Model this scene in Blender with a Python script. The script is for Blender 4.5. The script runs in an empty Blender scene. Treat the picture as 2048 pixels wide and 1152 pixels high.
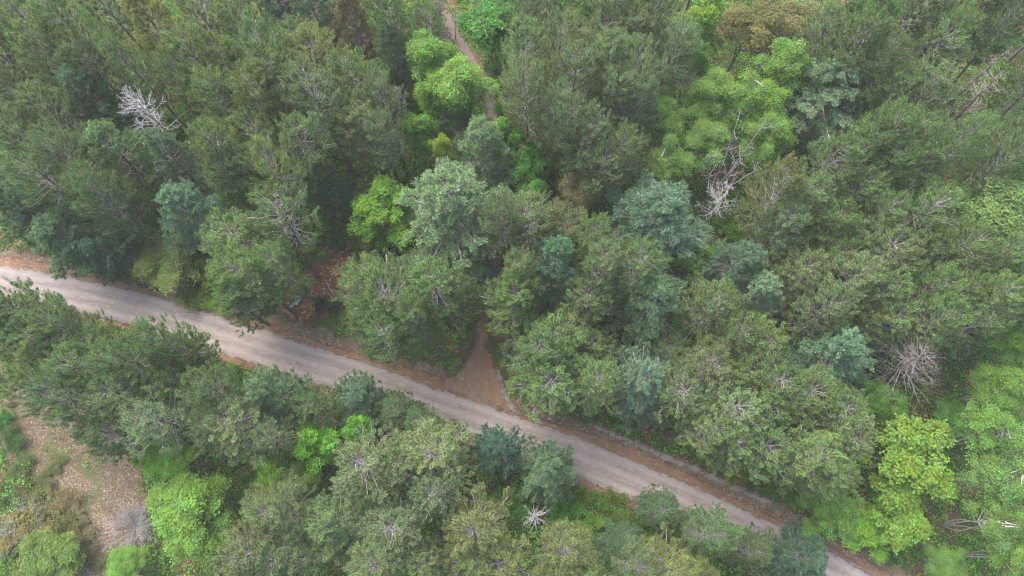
import bpy, math, random
import numpy as np
from mathutils import Matrix, Vector, Euler

# ------------------------------------------------------------------ camera, world, sun, exposure
SC = bpy.context.scene
COL = SC.collection
H = 100.0                         # drone height above the ground
F = 1462.0                        # focal length in pixels of the 2048 px wide photograph
TILT = math.radians(17.8)
ROLL = math.radians(-2.6)
MCAM = Matrix.Rotation(TILT, 3, 'X') @ Matrix.Rotation(ROLL, 3, 'Z')
cam_d = bpy.data.cameras.new('camera')
cam_d.sensor_width = 36.0
cam_d.lens = 36.0 * F / 2048.0
cam_d.clip_end = 3000
cam = bpy.data.objects.new('camera', cam_d)
cam.matrix_world = Matrix.Translation((0, 0, H)) @ MCAM.to_4x4()
COL.objects.link(cam)
SC.camera = cam

SUN_EL, SUN_ROT = math.radians(58), math.radians(-35)
world = bpy.data.worlds.new('World')
SC.world = world
world.use_nodes = True
wn = world.node_tree
sky = wn.nodes.new('ShaderNodeTexSky')
sky.sky_type = 'NISHITA'
sky.sun_disc = False
sky.sun_elevation = SUN_EL
sky.sun_rotation = SUN_ROT
sky.air_density = 1.0
sky.dust_density = 6.0
sky.ozone_density = 1.0
bg = wn.nodes['Background']
bg.inputs['Strength'].default_value = 0.15
wn.links.new(sky.outputs['Color'], bg.inputs['Color'])

sun_d = bpy.data.lights.new('sun', 'SUN')
sun_d.energy = 0.9
sun_d.angle = math.radians(60)
sun_d.color = (1.0, 0.95, 0.88)
sun = bpy.data.objects.new('sun', sun_d)
sd = Vector((math.sin(SUN_ROT) * math.cos(SUN_EL), math.cos(SUN_ROT) * math.cos(SUN_EL), math.sin(SUN_EL)))
sun.rotation_euler = (-sd).to_track_quat('-Z', 'Y').to_euler()
sun.location = (0, 0, 150)
COL.objects.link(sun)

SC.view_settings.view_transform = 'Standard'
SC.view_settings.look = 'None'
SC.view_settings.exposure = 1.62
SC.view_settings.gamma = 1.0
HAZE = 0.00028
SC.cycles.volume_bounces = 1
SC.cycles.max_bounces = 7
SC.cycles.diffuse_bounces = 5
SC.cycles.transparent_max_bounces = 12
SC.cycles.use_denoising = True
SC.cycles.denoising_prefilter = 'NONE'
SC.cycles.filter_width = 1.1

# ------------------------------------------------------------------ helpers
def ray(px, py):
    return MCAM @ Vector(((px - 1024) / F, -(py - 576) / F, -1.0))

def at(px, py, z=0.0):
    """photograph pixel -> point of the place at height z"""
    d = ray(px, py)
    t = (z - H) / d.z
    return np.array((d.x * t, d.y * t, z))

def depth_at(px, py, z):
    return (z - H) / ray(px, py).z

def pix(p):
    v = MCAM.transposed() @ (Vector(p) - Vector((0, 0, H)))
    return (1024 + F * v.x / -v.z, 576 - F * v.y / -v.z)

class Geo:
    def __init__(s):
        s.v, s.f, s.t, s.c, s.n = [], [], [], [], 0
    def add(s, V, faces, tint=0.0, clump=0.5):
        V = np.asarray(V, float).reshape(-1, 3)
        s.v.append(V)
        for fa in (faces if isinstance(faces, list) else [faces]):
            s.f.append(np.asarray(fa, np.int64) + s.n)
        s.t.append(np.broadcast_to(np.asarray(tint, float), (len(V),)))
        s.c.append(np.broadcast_to(np.asarray(clump, float), (len(V),)))
        s.n += len(V)
    def mesh(s, name, mat, smooth=False):
        me = bpy.data.meshes.new(name)
        V = np.concatenate(s.v)
        me.vertices.add(len(V))
        me.vertices.foreach_set('co', V.astype(np.float32).ravel())
        loops = np.concatenate([f.ravel() for f in s.f])
        tot = np.concatenate([np.full(len(f), f.shape[1]) for f in s.f])
        start = np.concatenate(([0], np.cumsum(tot)[:-1]))
        me.loops.add(len(loops))
        me.loops.foreach_set('vertex_index', loops.astype(np.int32))
        me.polygons.add(len(tot))
        me.polygons.foreach_set('loop_start', start.astype(np.int32))
        me.polygons.foreach_set('loop_total', tot.astype(np.int32))
        me.polygons.foreach_set('use_smooth', np.full(len(tot), smooth))
        for nm, arr in (('tint', s.t), ('clump', s.c)):
            a = me.attributes.new(nm, 'FLOAT', 'POINT')
            a.data.foreach_set('value', np.concatenate(arr).astype(np.float32))
        me.update(calc_edges=True)
        me.validate()
        me.materials.append(mat)
        return me

def unit(a):
    return a / np.maximum(np.linalg.norm(a, axis=-1, keepdims=True), 1e-9)

def tubes(g, P, R, sides=5, tint=0.0):
    """P (N,K,3) centre lines, R (N,K) radii"""
    P = np.asarray(P, float); R = np.asarray(R, float)
    N, K, _ = P.shape
    T = np.gradient(P, axis=1) if K > 2 else np.repeat(P[:, 1:] - P[:, :1], 2, axis=1)
    T = unit(T)
    up = np.where(np.abs(T[..., 2:3]) > 0.9, np.array((1.0, 0, 0)), np.array((0, 0, 1.0)))
    A = unit(np.cross(T, up)); B = np.cross(T, A)
    an = np.arange(sides) / sides * 2 * math.pi
    V = P[:, :, None] + R[:, :, None, None] * (A[:, :, None] * np.cos(an)[:, None] + B[:, :, None] * np.sin(an)[:, None])
    n, k, j = np.meshgrid(np.arange(N), np.arange(K - 1), np.arange(sides), indexing='ij')
    idx = lambda n, k, j: (n * K + k) * sides + j % sides
    Q = np.stack([idx(n, k, j), idx(n, k, j + 1), idx(n, k + 1, j + 1), idx(n, k + 1, j)], -1).reshape(-1, 4)
    caps = (np.arange(N)[:, None] * K + K - 1) * sides + np.arange(sides)[None]
    g.add(V.reshape(-1, 3), [Q, caps], tint)

def blades(g, O, D, L, W, rng, t0=0.0, t1=1.0, clump=0.5):
    """pointed needle blades from O along D"""
    n = len(O)
    S = unit(np.cross(D, unit(rng.normal(size=(n, 3))))) * (np.asarray(W) / 2).reshape(-1, 1)
    L = np.asarray(L).reshape(-1, 1)
    m = O + D * L * 0.6
    V = np.stack([O - S * .6, O + S * .6, m + S, O + D * L, m - S], 1)
    fa = (np.arange(n)[:, None] * 5 + np.array([0, 1, 2, 3, 4])[None])
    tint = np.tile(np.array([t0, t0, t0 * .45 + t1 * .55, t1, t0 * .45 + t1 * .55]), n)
    g.add(V.reshape(-1, 3), fa, tint, np.repeat(np.broadcast_to(clump, (n,)), 5))

def leaves(g, C, N, size, rng, tint=0.5, clump=0.5, asp=0.75):
    """small leaf-shaped faces centred on C with normals N"""
    n = len(C)
    X = unit(np.cross(N, unit(rng.normal(size=(n, 3)))))
    Y = np.cross(N, X)
    s = np.broadcast_to(np.asarray(size, float), (n,)).reshape(-1, 1)
    bend = N * s * 0.18
    V = np.stack([C - X * s - bend, C - X * s * .2 - Y * s * asp, C + X * s * .55 - Y * s * asp * .6, C + X * s * 1.1 - bend,
                  C + X * s * .55 + Y * s * asp * .6, C - X * s * .2 + Y * s * asp], 1)
    fa = np.arange(n)[:, None] * 6 + np.arange(6)[None]
    g.add(V.reshape(-1, 3), fa, np.repeat(np.broadcast_to(tint, (n,)), 6), np.repeat(np.broadcast_to(clump, (n,)), 6))

# ------------------------------------------------------------------ materials
def new_mat(name):
    m = bpy.data.materials.new(name)
    m.use_nodes = True
    nt = m.node_tree
    nt.nodes.clear()
    return m, nt, nt.nodes, nt.links

def N_(nt, typ, **kw):
    n = nt.nodes.new(typ)
    for k, v in kw.items():
        setattr(n, k, v)
    return n

def math_(nt, op, a, b=None, clamp=False):
    n = N_(nt, 'ShaderNodeMath', operation=op, use_clamp=clamp)
    for i, x in enumerate((a, b)):
        if x is None: continue
        if isinstance(x, (int, float)): n.inputs[i].default_value = x
        else: nt.links.new(x, n.inputs[i])
    return n.outputs[0]

def mix_(nt, fac, a, b, mode='MIX'):
    n = N_(nt, 'ShaderNodeMix', data_type='RGBA', blend_type=mode)
    for sock, x in ((n.inputs[0], fac), (n.inputs[6], a), (n.inputs[7], b)):
        if isinstance(x, (int, float)): sock.default_value = x
        elif isinstance(x, tuple): sock.default_value = (*x, 1) if len(x) == 3 else x
        else: nt.links.new(x, sock)
    return n.outputs[2]

def ramp_(nt, fac, stops):
    n = N_(nt, 'ShaderNodeValToRGB')
    cr = n.color_ramp
    while len(cr.elements) < len(stops): cr.elements.new(0.5)
    for e, (p, c) in zip(cr.elements, stops):
        e.position = p
        e.color = (*c, 1) if isinstance(c, tuple) else (c, c, c, 1)
    nt.links.new(fac, n.inputs[0])
    return n.outputs[0]

def noise_(nt, scale, detail=4, rough=0.55, vec=None, out=0):
    n = N_(nt, 'ShaderNodeTexNoise')
    n.inputs['Scale'].default_value = scale
    n.inputs['Detail'].default_value = detail
    n.inputs['Roughness'].default_value = rough
    if vec is not None: nt.links.new(vec, n.inputs['Vector'])
    return n.outputs[out]

def attr_(nt, name):
    return N_(nt, 'ShaderNodeAttribute', attribute_name=name).outputs['Fac']

def foliage_mat(name, dark, tip, trans=0.3, var=0.35, gloss=0.25):
    """foliage: the object's own colour times a needle gradient (darker base -> brighter tip)"""
    m, nt, nd, lk = new_mat(name)
    oi = N_(nt, 'ShaderNodeObjectInfo')
    t, c = attr_(nt, 'tint'), attr_(nt, 'clump')
    geo = N_(nt, 'ShaderNodeNewGeometry')
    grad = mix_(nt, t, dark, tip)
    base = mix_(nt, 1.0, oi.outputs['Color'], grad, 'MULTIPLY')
    v = math_(nt, 'ADD', math_(nt, 'MULTIPLY', c, var), math_(nt, 'MULTIPLY', geo.outputs['Random Per Island'], var * .6))
    v = math_(nt, 'ADD', v, 1.0 - var * .8)
    vv = N_(nt, 'ShaderNodeCombineColor')
    for i in range(3): lk.new(v, vv.inputs[i])
    base = mix_(nt, 1.0, base, vv.outputs[0], 'MULTIPLY')
    hs = N_(nt, 'ShaderNodeHueSaturation')
    lk.new(base, hs.inputs['Color'])
    tc = N_(nt, 'ShaderNodeTexCoord')
    bough = noise_(nt, 0.55, 3, 0.6, tc.outputs['Object'])
    lk.new(math_(nt, 'ADD', math_(nt, 'MULTIPLY', bough, 0.07), math_(nt, 'ADD', math_(nt, 'MULTIPLY', c, 0.04), 0.445)), hs.inputs['Hue'])
    lk.new(math_(nt, 'ADD', math_(nt, 'MULTIPLY', noise_(nt, 0.9, 2, 0.5, tc.outputs['Object']), 0.9), 0.55), hs.inputs['Value'])
    lk.new(math_(nt, 'SUBTRACT', 1.15, math_(nt, 'MULTIPLY', bough, 0.35)), hs.inputs['Saturation'])
    p = N_(nt, 'ShaderNodeBsdfPrincipled')
    lk.new(hs.outputs[0], p.inputs['Base Color'])
    p.inputs['Roughness'].default_value = 0.55
    p.inputs['Specular IOR Level'].default_value = gloss
    tr = N_(nt, 'ShaderNodeBsdfTranslucent')
    lk.new(hs.outputs[0], tr.inputs['Color'])
    ms = N_(nt, 'ShaderNodeMixShader')
    ms.inputs[0].default_value = trans
    lk.new(p.outputs[0], ms.inputs[1]); lk.new(tr.outputs[0], ms.inputs[2])
    o = N_(nt, 'ShaderNodeOutputMaterial')
    lk.new(ms.outputs[0], o.inputs[0])
    return m

def bark_mat(name, a, b, scale=6.0, stretch=0.25):
    m, nt, nd, lk = new_mat(name)
    tc = N_(nt, 'ShaderNodeTexCoord')
    mp = N_(nt, 'ShaderNodeMapping')
    mp.inputs['Scale'].default_value = (1, 1, stretch)
    lk.new(tc.outputs['Object'], mp.inputs[0])
    n = noise_(nt, scale, 5, 0.65, mp.outputs[0])
    col = ramp_(nt, n, [(0.35, a), (0.62, b)])
    oi = N_(nt, 'ShaderNodeObjectInfo')
    hv = N_(nt, 'ShaderNodeHueSaturation')
    lk.new(col, hv.inputs['Color'])
    lk.new(math_(nt, 'ADD', math_(nt, 'MULTIPLY', oi.outputs['Random'], 0.4), 0.8), hv.inputs['Value'])
    p = N_(nt, 'ShaderNodeBsdfPrincipled')
    lk.new(hv.outputs[0], p.inputs['Base Color'])
    p.inputs['Roughness'].default_value = 0.85
    p.inputs['Specular IOR Level'].default_value = 0.2
    bp = N_(nt, 'ShaderNodeBump')
    bp.inputs['Strength'].default_value = 0.5
    lk.new(n, bp.inputs['Height']); lk.new(bp.outputs[0], p.inputs['Normal'])
    o = N_(nt, 'ShaderNodeOutputMaterial')
    lk.new(p.outputs[0], o.inputs[0])
    return m

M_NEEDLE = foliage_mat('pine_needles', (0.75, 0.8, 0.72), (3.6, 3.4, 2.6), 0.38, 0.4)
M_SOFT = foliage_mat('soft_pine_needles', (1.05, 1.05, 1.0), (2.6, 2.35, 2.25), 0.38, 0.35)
M_LEAF = foliage_mat('broad_leaves', (0.85, 0.9, 0.85), (1.4, 1.35, 1.3), 0.4, 0.45, .12)
M_UNDER = foliage_mat('undergrowth_leaves', (0.7, 0.8, 0.7), (1.2, 1.15, 1.0), 0.3, 0.7)
M_LIMB = bark_mat('pine_limb_bark', (0.15, 0.14, 0.137), (0.41, 0.39, 0.385), 3, 1)
M_TRUNK = bark_mat('pine_trunk_bark', (0.10, 0.085, 0.085), (0.26, 0.22, 0.22), 7)
M_BIRCH = bark_mat('pale_birch_bark', (0.17, 0.165, 0.15), (0.44, 0.425, 0.39), 3, 1.5)
M_DEAD = bark_mat('weathered_dead_wood', (0.15, 0.143, 0.14), (0.38, 0.368, 0.365), 5, 0.5)
M_PALE = bark_mat('bleached_dead_wood', (0.19, 0.187, 0.19), (0.43, 0.425, 0.433), 5, 0.5)
M_BROWN = bark_mat('brown_dead_wood', (0.13, 0.115, 0.108), (0.31, 0.28, 0.265), 5, 0.5)
M_DARKW = bark_mat('dark_dead_wood', (0.10, 0.085, 0.08), (0.27, 0.235, 0.225), 5, 0.5)

# ------------------------------------------------------------------ the setting
ROAD = [(-420, 520), (-150, 545), (0, 563), (143, 587), (283, 618), (400, 655), (512, 692), (629, 730), (745, 766), (845, 805),
        (955, 842), (1024, 868), (1157, 914), (1257, 957), (1357, 1000), (1424, 1031), (1536, 1083), (1646, 1138), (1736, 1192), (1870, 1270), (2050, 1380)]
TRACK = [(968, 835), (962, 770), (958, 715), (964, 660), (985, 560), (1005, 450), (1005, 340), (992, 250), (978, 190), (945, 120), (912, 72), (885, 20), (850, -60), (800, -160)]
CLEAR = [(0, 770), (60, 840), (150, 890), (200, 960), (235, 1030), (215, 1100), (205, 1180), (190, 1300)]
BANKP = [(-60, 470), (60, 495), (170, 525), (290, 560)]
def P2(px): return np.array([at(x, y)[:2] for x, y in px])

def resample(P, step=1.0, it=3):
    for _ in range(it):                                   # Chaikin
        a = P[:-1] * .75 + P[1:] * .25; b = P[:-1] * .25 + P[1:] * .75
        P = np.concatenate([P[:1], np.stack([a, b], 1).reshape(-1, 2), P[-1:]])
    return P

def seg_dist(Q, P):
    """signed distance (left of the line positive) and arc length of points Q along the polyline P"""
    best = np.full(len(Q), 1e9); side = np.zeros(len(Q)); arc = np.zeros(len(Q)); s = 0.0
    for a, b in zip(P[:-1], P[1:]):
        d = b - a; L = np.hypot(*d)
        if L < 1e-6: continue
        t = np.clip(((Q - a) @ d) / L ** 2, 0, 1)
        e = Q - a - t[:, None] * d
        r = np.hypot(e[:, 0], e[:, 1])
        m = r < best
        best[m] = r[m]
        side[m] = np.sign(d[0] * e[m, 1] - d[1] * e[m, 0])
        arc[m] = s + t[m] * L
        s += L
    return best * side, arc

ROAD_W, TRACK_W = resample(P2(ROAD)), resample(P2(TRACK))
CLEAR_W, BANK_W = resample(P2(CLEAR)), resample(P2(BANKP))
JUNC = P2([(962, 700), (985, 705), (1005, 755), (1045, 822), (1090, 850), (900, 790), (860, 768), (905, 748), (935, 715)])

def poly_sdf(Q, P):
    d, _ = seg_dist(Q, np.concatenate([P, P[:1]]))
    d = np.abs(d)
    x, y = Q[:, 0], Q[:, 1]
    inside = np.zeros(len(Q), bool)
    for a, b in zip(P, np.roll(P, -1, 0)):
        c = ((a[1] > y) != (b[1] > y)) & (x < (b[0] - a[0]) * (y - a[1]) / (b[1] - a[1] + 1e-12) + a[0])
        inside ^= c
    return np.where(inside, d, -d)

def road_d(Q): return seg_dist(Q, ROAD_W)
def track_half(arc): return np.interp(arc, [0, 4, 9, 14, 30, 90], [2.6, 2.2, 1.4, 1.1, .95, 1.25])
def track_sdf(Q):
    d, a = seg_dist(Q, TRACK_W)
    return track_half(a) - np.abs(d)
def clear_half(arc): return np.interp(arc, [0, 4, 9, 14, 22, 40], [3.0, 4.6, 5.6, 6.0, 5.0, 5.0])
def clear_sdf(Q):
    d, a = seg_dist(Q, CLEAR_W)
    return clear_half(a) - np.abs(d)

def sheet(name, fn, box, res, z, mat, margin=0.6, kind='structure'):
    """ground sheet: grid faces where the signed distance fn allows; 'edge' = metres inside, 'across' / 'along' = road coordinates"""
    x = np.arange(box[0], box[2] + res, res); y = np.arange(box[1], box[3] + res, res)
    X, Y = np.meshgrid(x, y, indexing='ij')
    Q = np.stack([X.ravel(), Y.ravel()], 1)
    e, across, along = fn(Q)
    nx, ny = len(x), len(y)
    i, j = np.meshgrid(np.arange(nx - 1), np.arange(ny - 1), indexing='ij')
    id0 = (i * ny + j).ravel()
    fa = np.stack([id0, id0 + ny, id0 + ny + 1, id0 + 1], 1)
    keep = (e[fa] > -margin).any(1)
    fa = fa[keep]
    used, inv = np.unique(fa, return_inverse=True)
    g = Geo()
    V = np.column_stack([Q[used], np.full(len(used), z)])
    g.add(V, inv.reshape(-1, 4), e[used], 0)
    me = g.mesh(name, mat)
    for nm, arr in (('edge', e), ('across', across), ('along', along)):
        a = me.attributes.new(nm, 'FLOAT', 'POINT')
        a.data.foreach_set('value', arr[used].astype(np.float32))
    o = bpy.data.objects.new(name, me)
    COL.objects.link(o)
    o['kind'] = kind
    return o

def ground_out(nt, color, bump_h=None, bump=0.3, edge_noise=None, soft=0.35, rough=0.95, amp=1.4):
    p = N_(nt, 'ShaderNodeBsdfPrincipled')
    p.inputs['Roughness'].default_value = rough
    p.inputs['Specular IOR Level'].default_value = 0.15
    nt.links.new(color, p.inputs['Base Color'])
    if bump_h is not None:
        b = N_(nt, 'ShaderNodeBump'); b.inputs['Strength'].default_value = bump; b.inputs['Distance'].default_value = 0.15
        nt.links.new(bump_h, b.inputs['Height']); nt.links.new(b.outputs[0], p.inputs['Normal'])
    o = N_(nt, 'ShaderNodeOutputMaterial')
    if edge_noise is None:
        nt.links.new(p.outputs[0], o.inputs[0]); return
    e = attr_(nt, 'edge')
    a = math_(nt, 'ADD', e, math_(nt, 'MULTIPLY', math_(nt, 'SUBTRACT', edge_noise, 0.5), amp))
    a = math_(nt, 'DIVIDE', a, soft, True)
    t = N_(nt, 'ShaderNodeBsdfTransparent')
    ms = N_(nt, 'ShaderNodeMixShader')
    nt.links.new(a, ms.inputs[0]); nt.links.new(t.outputs[0], ms.inputs[1]); nt.links.new(p.outputs[0], ms.inputs[2])
    nt.links.new(ms.outputs[0], o.inputs[0])

def pos(nt): return N_(nt, 'ShaderNodeNewGeometry').outputs['Position']

def litter_color(nt, a, b, c, green=None, scale=1.0, gth=(0.5, 0.62)):
    """fallen leaves: voronoi flakes of several browns over a mould, pale flecks, moss / grass patches"""
    P = pos(nt)
    vo = N_(nt, 'ShaderNodeTexVoronoi'); vo.inputs['Scale'].default_value = 4.2 * scale
    nt.links.new(P, vo.inputs['Vector'])
    sep = N_(nt, 'ShaderNodeSeparateColor'); nt.links.new(vo.outputs['Color'], sep.inputs[0])
    flake = ramp_(nt, sep.outputs[0], [(0.0, a), (0.5, b), (0.8, b), (0.9, c)])
    big = noise_(nt, 0.35, 5, 0.6, P)
    col = mix_(nt, ramp_(nt, big, [(0.35, 0.0), (0.65, 0.75)]), flake, a)
    fine = noise_(nt, 5.0, 4, 0.7, P)
    col = mix_(nt, 0.6, col, ramp_(nt, fine, [(0.3, (0.35, 0.33, 0.32)), (0.7, (1.25, 1.2, 1.15))]), 'MULTIPLY')
    if green:
        gm = ramp_(nt, noise_(nt, 0.22, 6, 0.65, P), [(gth[0], 0.0), (gth[1], 1.0)])
        gc = mix_(nt, fine, tuple(x * .4 for x in green), tuple(x * 1.7 for x in green))
        col = mix_(nt, gm, col, gc)
    return col, fine

m, nt, nd, lk = new_mat('forest_floor')
col, fine = litter_color(nt, (0.10, 0.06, 0.04), (0.17, 0.10, 0.065), (0.36, 0.27, 0.19), (0.04, 0.085, 0.018), 1.0, (0.40, 0.52))
ground_out(nt, col, fine, 0.6)
M_GROUND = m

m, nt, nd, lk = new_mat('leaf_litter')
col, fine = litter_color(nt, (0.115, 0.085, 0.06), (0.20, 0.157, 0.115), (0.42, 0.36, 0.28), (0.085, 0.10, 0.042), 1.7, (0.48, 0.62))
ground_out(nt, col, fine, 0.6, noise_(nt, 0.5, 5, 0.6, pos(nt)), 0.8, amp=5)
M_LITTER = m

m, nt, nd, lk = new_mat('rusty_needle_litter')
col, fine = litter_color(nt, (0.125, 0.062, 0.04), (0.205, 0.11, 0.07), (0.44, 0.33, 0.24), None, 1.0)
ground_out(nt, col, fine, 0.6, noise_(nt, 0.6, 5, 0.6, pos(nt)), 0.8, amp=2.5)
M_RUST = m

def road_mat(name, c0, c1, pale, dark, edge_amp=0.7, soft=0.3, tracks=(), worn=False):
    m, nt, nd, lk = new_mat(name)
    ac, al = attr_(nt, 'across'), attr_(nt, 'along')
    cv = N_(nt, 'ShaderNodeCombineXYZ')
    lk.new(math_(nt, 'MULTIPLY', ac, 2.2), cv.inputs[0]); lk.new(math_(nt, 'MULTIPLY', al, 0.16), cv.inputs[1])
    streak = noise_(nt, 1.0, 6, 0.65, cv.outputs[0])
    cv2 = N_(nt, 'ShaderNodeCombineXYZ')
    lk.new(math_(nt, 'MULTIPLY', ac, 5.0), cv2.inputs[0]); lk.new(math_(nt, 'MULTIPLY', al, 0.7), cv2.inputs[1])
    streak2 = noise_(nt, 1.0, 4, 0.7, cv2.outputs[0])
    patch = noise_(nt, 0.18, 5, 0.6, pos(nt))
    fine = noise_(nt, 1.6, 3, 0.6, pos(nt))
    col = ramp_(nt, streak, [(0.36, c0), (0.62, c1)])
    col = mix_(nt, ramp_(nt, patch, [(0.40, 0.0), (0.62, 0.75)]), col, c0)
    col = mix_(nt, ramp_(nt, noise_(nt, 0.55, 5, 0.7, pos(nt)), [(0.52, 0.0), (0.7, 0.4)]), col, dark)
    col = mix_(nt, ramp_(nt, streak2, [(0.56, 0.0), (0.70, 0.8)]), col, pale)
    col = mix_(nt, ramp_(nt, streak2, [(0.28, 0.85), (0.41, 0.0)]), col, dark)
    if worn:
        col = mix_(nt, ramp_(nt, math_(nt, 'DIVIDE', al, 60.0), [(0.2, 0.0), (0.5, 0.85)]), col, mix_(nt, patch, (.12, .10, .085), (.20, .17, .15)))
    for off in tracks:
        wob = math_(nt, 'MULTIPLY', math_(nt, 'SUBTRACT', noise_(nt, 0.12, 2, 0.5, pos(nt)), 0.5), 0.9)
        dd = math_(nt, 'ABSOLUTE', math_(nt, 'ADD', math_(nt, 'SUBTRACT', ac, off), wob))
        w = ramp_(nt, math_(nt, 'ADD', dd, math_(nt, 'MULTIPLY', math_(nt, 'SUBTRACT', streak, .5), .5)), [(0.1, .3), (0.6, 0.0)])
        col = mix_(nt, w, col, pale)
    col = mix_(nt, 0.25, col, ramp_(nt, fine, [(0.3, (0.6, 0.6, 0.6)), (0.7, (1.25, 1.25, 1.25))]), 'MULTIPLY')
    h = math_(nt, 'ADD', streak, math_(nt, 'MULTIPLY', fine, 0.5))
    ground_out(nt, col, h, 0.35, noise_(nt, 0.9, 5, 0.65, pos(nt)), soft, amp=edge_amp)
    return m

M_ROAD = road_mat('gravel_road', (0.212, 0.184, 0.177), (0.305, 0.268, 0.26), (0.43, 0.395, 0.378), (0.15, 0.13, 0.122), 1.8, 0.3, (-1.5, .1, 1.7))
M_VERGE = road_mat('orange_dirt_verge', (0.165, 0.10, 0.063), (0.24, 0.155, 0.105), (0.42, 0.35, 0.30), (0.13, 0.08, 0.05), 1.8, 0.5)
M_TRACKM = road_mat('orange_dirt_track', (0.175, 0.11, 0.073), (0.25, 0.163, 0.115), (0.35, 0.28, 0.23), (0.12, 0.08, 0.065), 2.4, 0.6, (), True)
M_GRAVEL = road_mat('grey_gravel_strip', (0.21, 0.18, 0.16), (0.30, 0.265, 0.24), (0.40, 0.37, 0.34), (0.16, 0.12, 0.1), 1.6, 0.4)

M_DAMP = road_mat('damp_dark_dirt', (0.075, 0.062, 0.058), (0.13, 0.105, 0.095), (0.2, 0.17, 0.15), (0.05, 0.045, 0.04), 1.2, 0.6)

# ground sheet with gentle unevenness away from the road, reaching far out
def build_ground():
    g = Geo()
    x = np.concatenate([[-1500, -700, -350, -180], np.arange(-120, 121, 1.5), [180, 350, 700, 1500]])
    y = np.concatenate([[-1500, -600, -200, -80], np.arange(-30, 111, 1.5), [160, 300, 700, 1500]])
    X, Y = np.meshgrid(x, y, indexing='ij')
    Q = np.stack([X.ravel(), Y.ravel()], 1)
    d = np.abs(road_d(Q)[0]); t = -track_sdf(Q)
    w = np.clip((d - 5) / 8, 0, 1) * np.clip((t - 1) / 5, 0, 1)
    Z = -0.004 + 0.22 * w * (np.sin(Q[:, 0] * .31 + 1) * np.cos(Q[:, 1] * .27) + .6 * np.sin(Q[:, 0] * .83 + Q[:, 1] * .61)) - .25 * w
    nx, ny = len(x), len(y)
    i, j = np.meshgrid(np.arange(nx - 1), np.arange(ny - 1), indexing='ij')
    a = (i * ny + j).ravel()
    g.add(np.column_stack([Q, Z]), np.stack([a, a + ny, a + ny + 1, a + 1], 1))
    o = bpy.data.objects.new('ground', g.mesh('ground', M_GROUND, True)); COL.objects.link(o); o['kind'] = 'structure'
build_ground()

BOX = (-130, -30, 130, 60)
def f_verge(Q):
    d, a = road_d(Q)
    return np.minimum(d + 3.2, 3.85 + .35 * np.sin(a * .21) - d), d, a
def f_verge2(Q):
    d, a = road_d(Q)
    return 0.75 - np.abs(d + 2.9), d, a
def f_gravel(Q):
    d, a = road_d(Q)
    p = P2([(1190, 880), (1560, 1060)])
    x0, x1 = p[0][0], p[1][0]
    return np.minimum(.55 - np.abs(d - 4.55), np.minimum(Q[:, 0] - x0, x1 - Q[:, 0])), d, a
def f_bank(Q):
    d, a = road_d(Q)
    return np.minimum(d - 2.0, 5.6 - d), d, a
def f_road(Q):
    d, a = road_d(Q)
    return 2.55 - np.abs(d), d, a
def f_track(Q):
    d, a = seg_dist(Q, TRACK_W)
    s = np.maximum(track_half(a) - np.abs(d), poly_sdf(Q, JUNC))
    return s, d, a
def f_clear(Q):
    d, a = seg_dist(Q, CLEAR_W)
    return clear_half(a) - np.abs(d), d, a
def f_rust(Q):
    e = np.full(len(Q), -9.0)
    for cx, cy, cr in ((690, 520, 2.4), (645, 580, 4.6), (715, 108, 2.6), (1025, 530, 3.2), (605, 600, 4)):
        p = at(cx, cy)[:2]
        e = np.maximum(e, cr - np.hypot(Q[:, 0] - p[0], Q[:, 1] - p[1]))
    return e, e, e
sheet('needle_litter', f_rust, (-60, 0, 20, 100), 0.5, 0.001, M_RUST, 1.5)
sheet('leaf_litter_bank', f_bank, BOX, 0.8, 0.004, M_LITTER, 1.5)
sheet('clearing', f_clear, (-110, -30, -20, 40), 0.6, 0.008, M_LITTER, 2.5)
sheet('verge', f_verge, BOX, 0.5, 0.012, M_VERGE, 1.2)
sheet('verge', f_verge2, BOX, 0.5, 0.012 + .002, M_VERGE, 1.2)
sheet('gravel_strip', f_gravel, BOX, 0.4, 0.018, M_GRAVEL, 1.0)
sheet('dirt_track', f_track, (-60, -10, 40, 125), 0.4, 0.022, M_TRACKM, 1.0)
def strip(pts, w):
    P = resample(P2(pts))
    def f(Q):
        d, a = seg_dist(Q, P)
        return w - np.abs(d), d, a
    return f
sheet('gravel_strip', strip([(996, 742), (1003, 770), (1016, 806), (1034, 826)], .45), (-20, -5, 15, 30), 0.3, 0.0235, M_GRAVEL, .8)
sheet('gravel_strip', strip([(920, 752), (935, 768), (955, 790), (985, 808)], .3), (-20, -5, 15, 30), 0.3, 0.0235, M_GRAVEL, .8)
sheet('damp_dirt', strip([(952, 668), (946, 690), (932, 715), (920, 735)], .5), (-20, -5, 15, 40), 0.3, 0.0245, M_DAMP, .8)
sheet('gravel_road', f_road, BOX, 0.5, 0.027, M_ROAD, 0.8)

# ------------------------------------------------------------------ tree builders: each returns {part: mesh}
def curve_pts(O, az, el0, el1, L, K):
    """N curved limbs from O, azimuth az, elevation going el0 -> el1"""
    t = np.linspace(0, 1, K)
    el = el0[:, None] + (el1 - el0)[:, None] * t[None]
    step = (L / (K - 1))[:, None]
    dx = np.cos(el) * step; dz = np.sin(el) * step
    h = np.concatenate([np.zeros((len(L), 1)), np.cumsum((dx[:, 1:] + dx[:, :-1]) / 2, 1)], 1)
    z = np.concatenate([np.zeros((len(L), 1)), np.cumsum((dz[:, 1:] + dz[:, :-1]) / 2, 1)], 1)
    return np.stack([O[:, 0:1] + np.cos(az)[:, None] * h, O[:, 1:2] + np.sin(az)[:, None] * h, O[:, 2:3] + z], -1)

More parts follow.
